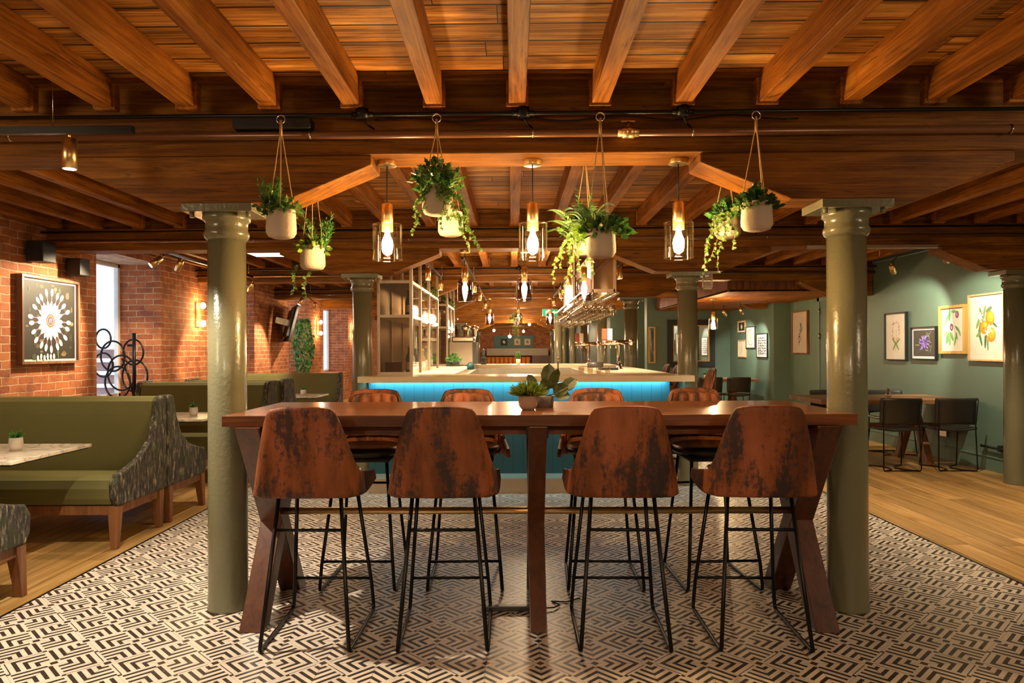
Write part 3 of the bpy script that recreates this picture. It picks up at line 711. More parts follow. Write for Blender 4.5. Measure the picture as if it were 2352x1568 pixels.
# ------------------------------------------------------------------ planters
def foliage(kind, R=.1, n=60, seed=0, trail=None, up=.2):
    """returns list of (material, MB) of foliage around (0,0,0) = pot rim"""
    random.seed(seed); g = MB()
    if kind == 'spiky':      # rosemary like upright sprigs
        for i in range(14):
            a = rnd(0, 2*PI); l = rnd(.5, 1)*up; tip = Vector((math.cos(a)*R*rnd(.3, 1), math.sin(a)*R*rnd(.3, 1), l))
            bs = Vector((math.cos(a)*.03, math.sin(a)*.03, 0)); g.m(M['leaf_green']).tube([bs, tip], [.003, .001], 4)
            for j in range(26):
                f = .15+.85*j/26; p = bs.lerp(tip, f); d = (rdir()*.8+Vector((0, 0, .8))).normalized(); g.leaf(p, d, rdir(), .026, .007, 'needle')
    if kind in ('ivy', 'mixed', 'dark', 'lime', 'succulent'):
        mt_ = {'ivy': M['ivy'], 'mixed': M['leaf_green'], 'dark': M['leaf_dark'], 'lime': M['leaf_lime'], 'succulent': M['leaf_dark']}[kind]
        for i in range(n):
            d = rdir(); d.z = abs(d.z)*.9; p = Vector((d.x*R*rnd(.5, 1.05), d.y*R*rnd(.5, 1.05), d.z*R*rnd(.3, 1.1)-.01))
            L = rnd(.028, .05); g.m(mt_ if random.random() < .75 else M['leaf_dark'])
            g.leaf(p, (d+rdir()*.6), (rdir()+Vector((0, -.7, .8))), L, L*.62, 'ivy' if kind in ('ivy', 'mixed') else 'oval')
    if kind == 'fern':
        for i in range(15):
            a = rnd(0, 2*PI); tip = Vector((math.cos(a)*R*1.4, math.sin(a)*R*1.4, rnd(.3, 1)*up)); prev = Vector((0, 0, 0)); N = 16
            for j in range(1, N+1):
                f = j/N; p = Vector((tip.x*f, tip.y*f, tip.z*(1-(1-f)**2)-.03*f*f)); w = .05*(1-abs(f-.35)*1.1)
                d = (p-prev).normalized(); sd = d.cross(Vector((0, 0, 1))).normalized()
                for sg in (1, -1): g.m(M['fern']).leaf(p, sd*sg+d*.5, d.cross(sd)*1, max(w, .008), .014, 'oval', 0)
                prev = p
    if kind == 'grass':
        for i in range(900):
            d = rdir(); d.z = abs(d.z)*1.1+.15; d.normalize(); g.m(M['grass']).leaf(Vector((d.x, d.y, 0))*.03, d, rdir(), R*rnd(.8, 1.15), .011, 'needle')
    if trail:
        for (dx, dy, dz) in trail:
            N = int(6+abs(dz)*45+abs(dx)*30); prev = None; a = Vector((dx*.25, dy*.6-.05 if dy <= 0 else dy*.5, 0)); pts = []
            for j in range(N+1):
                f = j/N; p = Vector((a.x+(dx-a.x)*f+.012*math.sin(f*9+dx*50), a.y+(dy-a.y)*min(1, f*1.3), .02*math.sin(f*PI)+dz*f*f*.55+dz*f*.45)); pts.append(p)
            g.m(M['stem']).tube(pts, .0016, 4)
            for j, p in enumerate(pts):
                if j == 0: continue
                L = rnd(.026, .042)*(1-.35*j/N); g.m(M['ivy'])
                g.leaf(p, Vector((rnd(-1, 1), rnd(-.6, .1), rnd(-1.2, .2))), Vector((rnd(-.4, .4), -1, rnd(0, .6))), L, L*.68, 'ivy')
    random.seed(seed+99); return g
def pot_profile(r, h):
    return [(0, .004), (r*.55, .0), (r*.84, .008), (r*.99, .028), (r*1.0, h*.35), (r*.93, h*.97), (r*.92, h), (r*.86, h), (r*.86, h*.86), (0, h*.86)]
def planter(label, x, y, zp, ztop, specs, potmat='concrete', ring=True, r=.075, h=.142):
    t = thing('hanging_planter', label, 'plant', (x, y, zp), group='hanging planters')
    MB().lathe(pot_profile(r, h), 32).build('pot', M[potmat], t)
    H = ztop-zp
    for k in range(3):
        a = k*2*PI/3-PI/2+.25
        c = MB().tube([(math.cos(a)*r*1.0, math.sin(a)*r*1.0, h*.8), (math.cos(a)*r*.95, math.sin(a)*r*.95, h), (math.cos(a)*.006, math.sin(a)*.006, H-.10), (math.cos(a)*.004, math.sin(a)*.004, H-.03)], .0028, 6).build('cord', M['cord'], t)
    MB().cyl((0, 0, H-.11), (0, 0, H-.055), .007, 8).build('cord_wrap', M['cord'], t)
    if ring: MB().torus((0, 0, H-.026), .021, .003, 1, 24).build('ring', M['steel'], t)
    for i, (kind, kw, off) in enumerate(specs):
        g = foliage(kind, **kw); g.build('foliage', None, t, loc=(off[0], off[1], h*.9+off[2]), recalc=False)
    return t
YF, YB_ = 3.60, 4.22
planter('hanging planter with dark evergreen sprigs, far left front', -1.16, YF, 1.96, 2.585, [('spiky', dict(R=.07, seed=1, up=.19), (-.05, 0, 0)), ('ivy', dict(R=.085, n=85, seed=2), (.015, -.01, 0)), ('dark', dict(R=.07, n=40, seed=3), (-.06, 0, 0.01))])
planter('hanging planter with fleshy sprigs below and right of the far left one', -1.175, YB_, 1.868, 2.585, [('spiky', dict(R=.13, seed=5, up=.2), (.05, 0, 0)), ('lime', dict(R=.085, n=110, seed=6), (0, 0, -.01)), ('ivy', dict(R=.02, n=1, seed=7, trail=[(-.14, .03, -.22), (-.05, .03, -.24)]), (0, 0, -.04))], r=.074)
planter('front hanging pot overflowing with ivy, left of the middle pendant', -.375, YF, 2.07, 2.585, [('ivy', dict(R=.115, n=170, seed=8), (0, -.02, .04)), ('mixed', dict(R=.1, n=70, seed=9, trail=[(-.09, -.03, -.17), (-.13, 0, -.22), (.07, -.02, -.16), (.04, -.06, -.2), (.21, -.02, -.30), (.12, -.03, -.2), (.18, 0, -.24)]), (0, -.02, 0))], potmat='concrete')
planter('pale hanging pot behind the ivy pot, left of the middle pendant', -.36, YB_, 2.062, 2.585, [('ivy', dict(R=.07, n=30, seed=10, trail=[(.10, -.04, -.2)]), (0, 0, -.01))])
planter('front hanging pot with broad leaves and fern, right of the middle pendant', .445, YF, 1.852, 2.585, [('fern', dict(R=.085, seed=11, up=.16), (-.06, 0, .01)), ('lime', dict(R=.10, n=120, seed=12), (-.02, 0, 0)), ('mixed', dict(R=.095, n=60, seed=13), (.06, 0, 0)), ('succulent', dict(R=.1, n=60, seed=24), (.03, -.02, -.01))])
planter('hanging pot behind the fern pot with ivy trailing low', .432, YB_, 1.94, 2.585, [('spiky', dict(R=.06, seed=14, up=.28), (.0, 0, 0)), ('fern', dict(R=.13, seed=15, up=.16), (-.06, -.03, 0)), ('ivy', dict(R=.12, n=130, seed=16, trail=[(-.10, -.05, -.33), (-.14, -.05, -.2), (.02, -.1, -.2), (.07, -.08, -.24), (-.06, -.09, -.25), (-.17, -.04, -.28), (-.02, -.1, -.28)]), (-.03, -.03, 0))])
planter('hanging pot with a dark jade plant, far right front', 1.222, YF, 1.982, 2.585, [('succulent', dict(R=.095, n=150, seed=17), (0, 0, 0)), ('spiky', dict(R=.02, seed=18, up=.11), (0, 0, 0)), ('ivy', dict(R=.07, n=20, seed=25), (-.04, -.02, -.02))], r=.077)
planter('hanging pot with mixed ivy behind the jade plant', 1.262, YB_, 2.04, 2.585, [('mixed', dict(R=.11, n=140, seed=19, up=.15), (0, 0, 0)), ('spiky', dict(R=.1, seed=20, up=.12), (-.03, 0, 0)), ('ivy', dict(R=.09, n=40, seed=21, trail=[(-.15, -.05, -.34), (-.06, -.08, -.33), (-.12, -.03, -.18), (.02, -.09, -.2), (-.10, -.08, -.26)]), (-.02, -.02, 0))])
planter('small far hanging plant before the end wall', .08, 14.0, 1.86, ZC, [('ivy', dict(R=.12, n=80, seed=22, trail=[(-.03, 0, -.4), (.05, 0, -.45), (0, -.05, -.38), (-.06, 0, -.3), (.03, .03, -.33)]), (0, 0, 0))], potmat='whitepot', ring=False, r=.06)
tag(MB().cyl((-1.6, YB_, 2.592), (1.7, YB_, 2.592), .010).build('conduit', M['black'], origin=(0, YB_, 2.592)), 'black rail behind the nearest beam carrying the rear plants', 'rail')

# ------------------------------------------------------------------ high table
TX0, TX1, TY0, TY1, TZ = -1.442, 1.690, 3.54, 4.46, 1.074
t = thing('high_table', 'long walnut communal high table with crossed legs and brass foot rail', 'table', (0, 0, 0))
MB().box(TX0, TX1, TY0, TY1, TZ-.055, TZ).build('table_top', M['walnut'], t, bevel=.003)
MB().box(TX0+.1, TX1-.1, TY0+.12, TY0+.16, TZ-.11, TZ-.055).box(TX0+.1, TX1-.1, TY1-.16, TY1-.12, TZ-.11, TZ-.055).build('apron', M['walnut'], t, bevel=.002)
for xc, w in ((-1.305, .118), (.123, .09), (1.545, .118)):
    for s in (0, 1):
        ya, yb = (TY0+.06, TY1-.22) if s == 0 else (TY1-.22, TY0+.06)
        n = .0 if s else .002
        # leg of a cross frame: parallelogram in the YZ plane
        hw = .062
        MB().prism([(ya-hw, 0), (ya+hw, 0), (yb+hw+(.04 if s == 0 else -.04), TZ-.056), (yb-hw+(.04 if s == 0 else -.04), TZ-.056)], 0, xc-w/2+n, xc+w/2-n).build('leg', M['walnut_z'], t, bevel=.004)
MB().cyl((-1.25, 3.87, .53), (1.49, 3.87, .53), .019, 16).build('foot_rail', M['brass'], t)
k = MB().box(.066, .176, 3.55, 3.60, .955, 1.018).build('control_box', M['blackmatt'], t, bevel=.006)
MB().cyl((.145, 3.549, .975), (.145, 3.5485, .975), .006, 10).build('status_light', M['blue'], k)
# plants on the table
t = thing('potted_grass', 'round tan pot with bushy grassy tuft on the high table', 'plant', (.082, 3.84, TZ))
MB().lathe([(0, 0), (.032, 0), (.048, .02), (.053, .045), (.05, .075), (.045, .08), (.04, .08), (.04, .07), (0, .07)], 28).build('pot', M['terra'], t)
foliage('grass', R=.083, seed=30).build('foliage', None, t, loc=(0, 0, .075), recalc=False)
t = thing('potted_plant', 'grey pot with big bronze green leaves on the high table', 'plant', (.175, 4.0, TZ))
MB().lathe([(0, 0), (.05, 0), (.056, .06), (.052, .065), (.045, .06), (0, .055)], 28).build('pot', M['greypot'], t)
random.seed(5); g = MB().m(M['leaf_bronze'])
for (dx, dz, L, W) in ((.02, .1, .12, .075), (.12, .03, .12, .06), (-.06, .06, .09, .05), (.07, -.0, .1, .075), (.09, -.03, .08, .05), (0, .02, .1, .06), (-.03, .0, .08, .05), (.04, .06, .13, .05), (.14, .06, .09, .06)):
    p = Vector((dx*.25, rnd(-.03, .03), .01)); d = Vector((dx*1.0, rnd(-.05, .03), dz+.02)); q = p+d*.5; g.tube([p, q], .002, 4)
    g.leaf(q, d+Vector((0, 0, .02)), (rnd(-.3, .3), -1, rnd(.1, .7)), L, W, 'round', .25)
g.build('foliage', None, t, loc=(0, 0, .055), recalc=False)

# ------------------------------------------------------------------ bar stools
def sm(a, b, x):
    t = max(0, min(1, (x-a)/(b-a))); return t*t*(3-2*t)
def stool_shell(inner):
    off = .0
    def fn(u, v):
        tt = u*2-1; a = abs(tt); sg = 1 if tt >= 0 else -1
        ztop = 1.142-.30*sm(.44, .60, a)-.035*sm(.6, 1, a) - .012*sm(.2, .45, a)
        zb = .715+.03*sm(.7, 1, a)
        z = zb+(ztop-zb)*v
        k = (z-.715)/.427
        w = .232-.068*max(0, k)-.012*max(0, -k)
        yb = -.262-.035*k
        if a < .44: x = w*(a/.44)*.93; y = yb+.018*(a/.44)**2
        else:
            f = (a-.44)/.56; x = w*.93+ (w*.07+.012+.012*f)*sm(0, .3, f)+.012*f; y = yb+.018+.35*f**1.25
        y += .0
        return Vector((sg*x, y, z))
    if inner:
        def fi(u, v):
            u2 = .23+u*.54; p = fn(u2, .28+v*.66)
            ch = abs(math.sin(u*PI*5)); c = Vector((0, .05, 0)); edge = min(1, 6*min(u, 1-u))*min(1, 6*min(v, 1-v))
            return p+Vector((-p.x*.10, .016+.026*ch*edge, 0))
        return fi
    return fn
def make_stool(label):
    t = thing('bar_stool', label, 'bar stool', (0, 0, 0), group='copper leather bar stools')
    MB().grid(stool_shell(False), 32, 12).build('backrest', M['rust'], t, solid=.026, subsurf=1)
    MB().grid(stool_shell(True), 30, 8).build('back_cushion', M['rust'], t, subsurf=1, solid=.012)
    s = MB()
    prof = [(.0, .06), (.17, .06), (.205, .05), (.215, .03), (.205, .008), (.17, 0), (0, 0)]
    s.lathe(prof, 36); bm = s.b
    for v in bm.verts:
        x, y = v.co.x, v.co.y; v.co.x = math.copysign(abs(x)**.85*(.215**.15), x); v.co.y = math.copysign(abs(y)**.85*(.215**.15), y)*1.02
    s.build('seat', M['leather'], t, loc=(0, -.01, .755))
    MB().box(-.17, .17, -.19, .18, .73, .756).build('seat_base', M['blackmatt'], t, bevel=.012)
    for sx in (-1, 1):
        P = [(sx*.145, -.14, .735), (sx*.205, -.247, .03), (sx*.207, -.245, .014), (sx*.208, -.225, .010), (sx*.216, .27, .010), (sx*.216, .292, .018), (sx*.214, .298, .04), (sx*.205, .29, .16), (sx*.15, .16, .735)]
        MB().tube(P, .0098, 8).build('leg', M['black'], t)
    MB().cyl((-.162, -.168, .548), (.162, -.168, .548), .008, 8).build('stretcher', M['black'], t)
    MB().cyl((-.204, .287, .178), (.204, .287, .178), .008, 8).build('foot_rest', M['black'], t)
    return t
near = [-.966, -.333, .520, 1.166]; far = [-.90, -.288, .541, 1.197]
st = None
for i, x in enumerate(near):
    lb = 'copper bar stool with its back to us, %s from the left' % ORD[i]
    if st is None: st = make_stool(lb); st.location = (x, 3.55, 0); 
    else: dup(st, (x, 3.55, 0), [0, .02, -.02, -.03][i], lb)
for i, x in enumerate(far):
    dup(st, (x, 4.42, 0), PI+[.0, .03, -.03, .05][i], 'copper bar stool facing us beyond the high table, %s from the left' % ORD[i])
for i, (x, y) in enumerate(((2.3, 9.3), (2.3, 10.2), (2.3, 11.25), (2.3, 12.0))):
    dup(st, (x, y, 0), PI/2, 'bar stool tucked along the right side of the bar, %s from the front' % ORD[i], 'bar stools along the bar side')

# power strip under the table
t = thing('power_strip', 'grey power strip with cable on the floor behind the middle table leg', 'power strip', (-.05, 3.84, 0))
MB().box(-.12, .22, -.02, .02, .004, .03).build('casing', M['dark_grey'], t, bevel=.004)
MB().tube([(.22, 0, .015), (.27, .02, .012), (.3, .07, .008), (.26, .13, .006), (.34, .12, .006), (.42, .18, .006)], .004).build('cable', M['blackmatt'], t)

# ------------------------------------------------------------------ bar
BZ = 1.133
t = thing('bar_counter', 'long island bar with cream worktop and turquoise boarded front', 'bar', (0, 0, 0))
w = MB()
w.prism([(-1.515, 7.0), (1.77, 7.0), (1.77, 7.29), (1.69, 7.30), (1.69, 12.9), (-1.40, 12.9), (-1.40, 7.30), (-1.515, 7.29)], 2, BZ-.058, BZ)
# cut the inner opening by building as ring instead
w.b.free(); w = MB()
for b in ((-1.515, 1.77, 7.0, 7.29), (-1.42, 1.69, 7.29, 7.62), (-1.42, -.62, 7.62, 12.9), (1.02, 1.69, 7.62, 12.9), (-.62, 1.02, 12.2, 12.9)):
    w.box(b[0], b[1], b[2], b[3], BZ-.058, BZ)
w.build('worktop', M['counter'], t)
MB().box(-1.46, 1.585, 7.27, 7.33, .14, BZ-.058).build('front_panel', M['turq'], t)
MB().box(1.55, 1.585, 7.33, 12.6, .14, BZ-.058).box(-1.40, -1.37, 7.33, 12.6, .14, BZ-.058).build('side_panel', M['turq'], t)
MB().box(-1.40, 1.5, 6.99, 7.27, 0, .015).box(-1.40, 1.5, 6.98, 7.0, .0, .11).box(-1.4, 1.5, 6.98, 7.27, .11, .14).build('kick_board', M['kick'], t)
MB().box(-1.44, 1.57, 7.235, 7.25, BZ-.067, BZ-.060).build('light_strip', M['led'], t)
MB().box(-.60, 1.0, 12.16, 12.2, .6, BZ-.06).build('splashback', M['steel'], t)
MB().box(-.62, -.58, 7.62, 12.2, .3, BZ-.06).box(.98, 1.02, 7.62, 12.2, .3, BZ-.06).build('inner_panel', M['panel_grey'], t)
MB().box(-.6, 1.0, 7.62, 8.1, .86, .90).build('sink_shelf', M['steel'], t)
lamp('AREA', (.06, 7.20, BZ-.062), 15, (.28, .80, 1.0), 3.0, aim=(.06, 7.27, .98), sy=.03)
# blue cloth, tidy items
tag(MB().lathe([(0, 0), (.045, 0), (.05, .05), (.03, .09), (0, .1)], 16).build('cloth', M['turq'], loc=(-.55, 9.4, BZ-.058+.058)), 'rolled turquoise cloth on the inner edge of the bar', 'cloth')
# beer taps
def tap(x, y, lab):
    tt = thing('beer_tap', lab, 'beer tap', (x, y, BZ), group='chrome beer taps')
    MB().lathe([(0, 0), (.05, 0), (.05, .012), (.032, .02), (.028, .1), (.026, .3), (.034, .32), (0, .34)], 20).build('tap_column', M['chrome'], tt)
    MB().cyl((-.22, 0, .345), (.14, 0, .345), .03, 18).lathe([(0, -.045), (.03, -.03), (.045, 0), (.03, .03), (0, .045)], 16, (.16, 0, .35)).build('cross_bar', M['chrome'], tt)
    for k in range(3): MB().cyl((-.19+.07*k, -.03, .345), (-.19+.07*k, -.10, .33), .009, 8).cyl((-.19+.07*k, -.09, .34), (-.19+.07*k, -.09, .27), .007, 8).build('spout', M['chrome'], tt)
    for k in range(2): MB().box(-.215+.07*k, -.155+.07*k, -.01, .01, .38, .52).build('tap_lens', pc((.45, .08, .03)) if k == 0 else M['glasswhite'], tt)
tap(1.36, 9.2, 'nearer chrome T-shaped beer tap on the right of the bar')
tap(1.27, 12.0, 'further chrome T-shaped beer tap on the right of the bar')
def bar_item(name, lab, cat, x, y, mb, mat, z=BZ, group=None):
    return tag(mb.build(name, mat, loc=(x, y, z)), lab, cat, group)
bar_item('drip_tray', 'black drip tray below the nearer beer tap', 'tray', 1.2, 8.95, MB().box(-.12, .1, -.12, .12, 0, .03), M['blackmatt'])
bar_item('rolled_mat', 'grey rolled bar mat by the nearer beer tap', 'mat', 1.15, 10.1, MB().cyl((-.1, 0, .04), (.12, 0, .04), .04), M['dark_grey'])
for i in range(4): bar_item('tumbler', 'small glass tumbler on the bar front', 'glass', .72+.09*i, 7.5, MB().lathe([(.0, .002), (.025, .002), (.03, .07)], 16, cap=False), M['wineglass'], group='tumblers on the bar front')
t = thing('sink_faucet', 'thin chrome faucet inside the bar', 'tap', (.5, 7.9, .9))
MB().tube([(0, 0, 0), (0, 0, .36), (0, -.03, .40), (0, -.09, .40), (0, -.12, .36)], .009).build('spout', M['steel'], t)
MB().cyl((0, 0, 0), (0, 0, .05), .02).build('base', M['steel'], t)

# display shelving on the left counter
def shelf_unit(lab, x0, x1, y0, y1, posts, front):
    t = thing('display_shelving', lab, 'shelves', (0, 0, BZ), group='display shelving units')
    for y in posts:
        for x in (x0, x1): MB().box(x-.016, x+.016, y-.016, y+.016, 0, 2.44-BZ).build('post', M['metal_frame'], t)
    for z in (1.75, 2.11): MB().box(x0, x1+.012, y0, y1, z-BZ-.02, z-BZ+.012).build('shelf', M['metal_frame'], t)
    for z in (.0, .60, .96): MB().box(x0, x1, y0-.014, y0+.014, z, z+.03).build('rail', M['metal_frame'], t)
    MB().box(x0+.016, x1-.016, y0-.004, y0+.004, .03, .96).build('ribbed_panel', M['ribbed'], t)
    MB().box(x0-.004, x0+.004, y0+.016, y1-.016, 0, .96).build('ribbed_panel', M['ribbed'], t)
    for z0, z1 in ((.0, .60), (.63, .96)):
        for a, b in zip(posts, posts[1:]): MB().box(x1-.003, x1+.003, a+.016, b-.016, z0, z1).build('glass_panel', M['pane'], t)
shelf_unit('tall glazed display shelving on the left of the bar', -1.40, -1.06, 7.52, 10.15, (7.52, 8.25, 9.1, 10.15), True)
shelf_unit('second glazed display shelving further along the bar', -1.30, -1.045, 11.5, 13.3-.5, (11.5, 12.1, 12.78), True)
kinds = [('bottle_amber', .038, .27), ('bottle_clear', .036, .30), ('bottle_green', .036, .31), ('bottle_dark', .038, .28)]
protos = {}
def bottle(kind, x, y, z, lab, grp):
    nm, r, h = kinds[kind]
    if kind in protos: return dup(protos[kind], (x, y, z), rnd(0, 3), lab, grp)
    t = thing('bottle', lab, 'bottle', (x, y, z), group=grp)
    MB().lathe([(0, 0), (r, 0), (r, h*.55), (r*.85, h*.63), (.013, h*.75), (.013, h*.98), (0, h*.98)], 18).build('bottle_body', M[nm], t)
    MB().lathe([(r+.001, h*.15), (r+.001, h*.42)], 18, cap=False).build('bottle_label', M['glasswhite'], t)
    MB().lathe([(0, h*.92), (.015, h*.92), (.015, h), (0, h)], 12).build('cap', M['black'] if kind % 2 else M['brass'], t)
    protos[kind] = t; return t
random.seed(11)
names = ['amber', 'clear', 'green', 'dark']
for row, (z, lv) in enumerate(((BZ+.001, 'worktop'), (1.763, 'middle shelf'))):
    n = 0
    for y in [7.8+.21*i for i in range(11)]:
        if row == 1 and random.random() < .25: continue
        k = random.choice((0, 1, 1, 2, 3))
        bottle(k, -1.14+rnd(-.02, .02), y, z, '%s spirit bottle on the nearer shelving, %s, %s from the front' % (names[k], lv, ORD[n]), 'bottles on the display shelving'); n += 1
t = tag(MB().box(-.1, .08, -.08, .08, 0, .13).build('crate', M['frame_walnut'], loc=(-1.27, 7.78, BZ)), 'small wooden crate inside the display shelving', 'crate')
for i, (x, y, z, lb) in enumerate(((-1.2, 9.5, 2.122, 'trailing green plant on top of the nearer shelving'), (-1.17, 12.1, 2.122, 'trailing green plant on top of the further shelving'))):
    t = thing('shelf_plant', lb, 'plant', (x, y, z)); MB().lathe([(0, 0), (.06, 0), (.07, .08), (0, .08)], 16).build('pot', M['greypot'], t)
    foliage('dark', R=.17, n=160, seed=40+i, trail=[(.2, -.1, -.1), (.22, .1, -.12), (.2, -.3, -.1), (.2, .25, -.05)]).build('foliage', None, t, loc=(0, 0, .07), recalc=False)
# hanging glass racks
wg = None
for ri, (y0, y1, nm) in enumerate(((7.65, 9.3, 'nearer'), (9.9, 11.6, 'further'))):
    t = thing('glass_rack', nm+' metal framed glass rack hanging from the ceiling over the bar', 'rack', (0, 0, 2.0), group='hanging glass racks')
    f = MB()
    for x in (.85, 1.09):
        for y in (y0, y1): f.box(x-.015, x+.015, y-.015, y+.015, 0, ZC-2.0)
        for z in (0, .38): f.box(x-.015, x+.015, y0, y1, z, z+.03)
    for y in (y0, y1):
        for z in (0, .38): f.box(.85, 1.09, y-.015, y+.015, z, z+.03)
    f.build('rack_frame', M['metal_frame'], t)
    MB().box(.865, 1.075, y0-.003, y0+.003, .03, .38).build('mesh_panel', M['ribbed'], t)
    MB().box(1.088, 1.094, y0+.02, y1-.02, .03, .38).box(.846, .852, y0+.02, y1-.02, .03, .38).build('mesh_panel', M['ribbed'], t)
    for k in range(5): MB().box(.722+.095*k, .762+.095*k, y0, y1, -.02, -.005).build('hanging_rail', M['steel'], t)
    for yy in (y0+.02, y1-.03): MB().box(.735, 1.13, yy, yy+.01, -.005, 0).build('cross_rail', M['metal_frame'], t)
    for j in range(9):
        for i in range(4):
            p = (.79+i*.095, y0+.08+j*(y1-y0-.14)/8, 1.98); lab = 'stemmed wine glass hanging upside down from the %s rack' % nm
            if wg is None:
                wg = tag(MB().lathe([(0, 0), (.033, -.001), (.033, -.004), (.004, -.010), (.004, -.09), (.024, -.10), (.043, -.13), (.047, -.165), (.042, -.20), (.036, -.225)], 16, cap=False).build('wine_glass', M['wineglass'], loc=p, recalc=False), lab, 'glass', 'wine glasses on the %s rack' % nm)
            else:
                c = wg.copy(); C.objects.link(c); c.location = p; c['label'] = lab; c['group'] = 'wine glasses on the %s rack' % nm
# coffee machine and friends at the far left of the bar
t = thing('coffee_machine', 'large grey coffee machine on the left counter of the bar', 'coffee machine', (-.82, 11.9, BZ))
MB().box(-.20, .18, -.35, .35, .02, .38).build('casing', M['panel_grey'], t, bevel=.01)
MB().prism([(-.35, .02), (.35, .02), (.35, .38), (-.35, .38)], 0, .18, .24).build('front_face', M['dark_grey'], t)
MB().box(-.16, .2, -.3, .3, .38, .47).build('cup_tray', M['steel'], t, bevel=.02)
for i, (x, y, sc_) in enumerate(((-.76, 11.7, 1), (-.64, 12.0, 1))):
    tag(MB().lathe([(0, 0), (.045, 0), (.05, .1), (.07, .11), (.085, .16), (0, .2)], 20).build('bean_hopper', M['steel'], loc=(x, y, BZ+.47)), ['left shiny canister on top of the coffee machine', 'right shiny canister on top of the coffee machine'][i], 'canister', 'canisters on the coffee machine')
t = thing('potted_plant', 'leafy green plant in a black box before the coffee machine', 'plant', (-.93, 11.2, BZ))
MB().box(-.1, .1, -.06, .06, 0, .07).build('pot', M['blackmatt'], t)
foliage('mixed', R=.12, n=130, seed=50).build('foliage', None, t, loc=(0, 0, .08), recalc=False)
tag(MB().lathe([(0, 0), (.05, 0), (.05, .12), (.02, .15), (.03, .25), (0, .28)], 12).build('grinder', M['blackmatt'], loc=(-.5, 12.4, BZ)), 'black grinder at the right end of the coffee machine', 'grinder')
t = thing('potted_grass', 'small grass pot on the far counter of the bar', 'plant', (.1, 12.5, BZ))
MB().lathe([(0, 0), (.035, 0), (.04, .09), (0, .09)], 16).build('pot', M['whitepot'], t)
foliage('spiky', R=.06, seed=51, up=.12).build('foliage', None, t, loc=(0, 0, .09), recalc=False)
# stair of menus etc: exit sign
t = thing('exit_sign', 'green exit sign hanging below the beams past the bar', 'sign', (.92, 17.2, 2.18))
MB().box(-.2, .17, -.02, .02, 0, .17).build('sign_panel', M['exit'], t)
MB().box(-.12, -.03, -.022, -.02, .04, .13).prism([(.02, .085), (.09, .135), (.09, .105), (.15, .105), (.15, .065), (.09, .065), (.09, .035)], 1, -.023, -.02).build('pictogram', M['glasswhite'], t)

# ------------------------------------------------------------------ booths
def arm_profile(side):
    """(y,z) profile of the end panel for a bench facing -Y with back at y=0"""
    return [(-.70, .30), (-.74, .36), (-.745, .46), (-.70, .525), (-.60, .545), (-.40, .60), (-.25, .70), (-.16, .86), (-.12, 1.0), (-.10, 1.035), (-.03, 1.045), (.0, 1.03), (.0, .30)]
def bench(lab, y, face, x0, x1, backd=0.0, leftpanel=False, grp='olive green booth benches'):
    t = thing('booth_bench', lab, 'bench', (0, y, 0), group=grp)
    s = -1 if face > 0 else 1      # face -1: towards camera
    def Y(v): return v*s
    def poly(P): return [(Y(a), b) for a, b in P]
    MB().prism(poly([(-.11, .40), (-.20, .46), (-.13, .9), (-.11, 1.0), (-.06, 1.03), (backd, 1.03), (backd, .40)]), 0, x0, x1-.05).build('backrest', M['velvet'], t, bevel=.015)
    MB().prism(poly([(-.71, .31), (-.735, .36), (-.74, .43), (-.71, .485), (-.64, .50), (-.15, .47), (-.0, .47), (0, .31)]), 0, x0, x1-.05).build('seat', M['velvet'], t, bevel=.012)
    for xx in [x1]+([x0] if leftpanel else []):
        P = arm_profile(0)
        if backd: P = P[:-2]+[(backd-.03, 1.045), (backd, 1.02), (backd, .30)]
        MB().prism(poly(P), 0, xx-.055, xx).build('end_panel', M['crushed'], t, bevel=.014)
    MB().box(x0, x1-.02, min(Y(-.70), Y(-.66)), max(Y(-.70), Y(-.66)), .24, .305).box(x1-.06, x1-.02, min(Y(-.68), Y(-.05)), max(Y(-.68), Y(-.05)), .24, .305).build('base_rail', M['bench_leg'], t)
    for xx in (x1-.045, x0+.1):
        for yy, lean in ((-.67, -.03), (-.07, 0)):
            h = MB(); 
            a = Vector((xx, Y(yy), .30)); b = Vector((xx+.012, Y(yy+lean), 0))
            n = 4; r0, r1 = .038, .022
            ra = [h.b.verts.new(a+Vector((i*r0, j*r0, 0))) for i, j in ((-1, -1), (1, -1), (1, 1), (-1, 1))]
            rb = [h.b.verts.new(b+Vector((i*r1, j*r1, 0))) for i, j in ((-1, -1), (1, -1), (1, 1), (-1, 1))]
            h.face(ra); h.face(rb[::-1])
            for k in range(4): h.face([ra[k], ra[(k+1) % 4], rb[(k+1) % 4], rb[k]])
            h.build('leg', M['bench_leg'], t, bevel=.003)
    return t
XE = -2.78
bench('olive velvet booth bench in front, facing us from the left edge', 5.74, -1, XL+.02, XE)
bench('olive velvet booth bench backing onto the front one, facing away', 5.76, 1, XL+.02, XE)
bench('partly cut off olive bench at the bottom left corner facing away', 3.37, 1, XL+.02, XE)
bench('second row olive booth bench facing us, behind the left column', 8.27, -1, -4.25, XE, backd=.2, leftpanel=True)
bench('olive bench facing away behind the second row bench', 9.0, 1, -3.95, XE, backd=.3, leftpanel=True)
bench('third row olive booth bench facing us, right of the left column', 11.35, -1, -4.25, XE+.1)
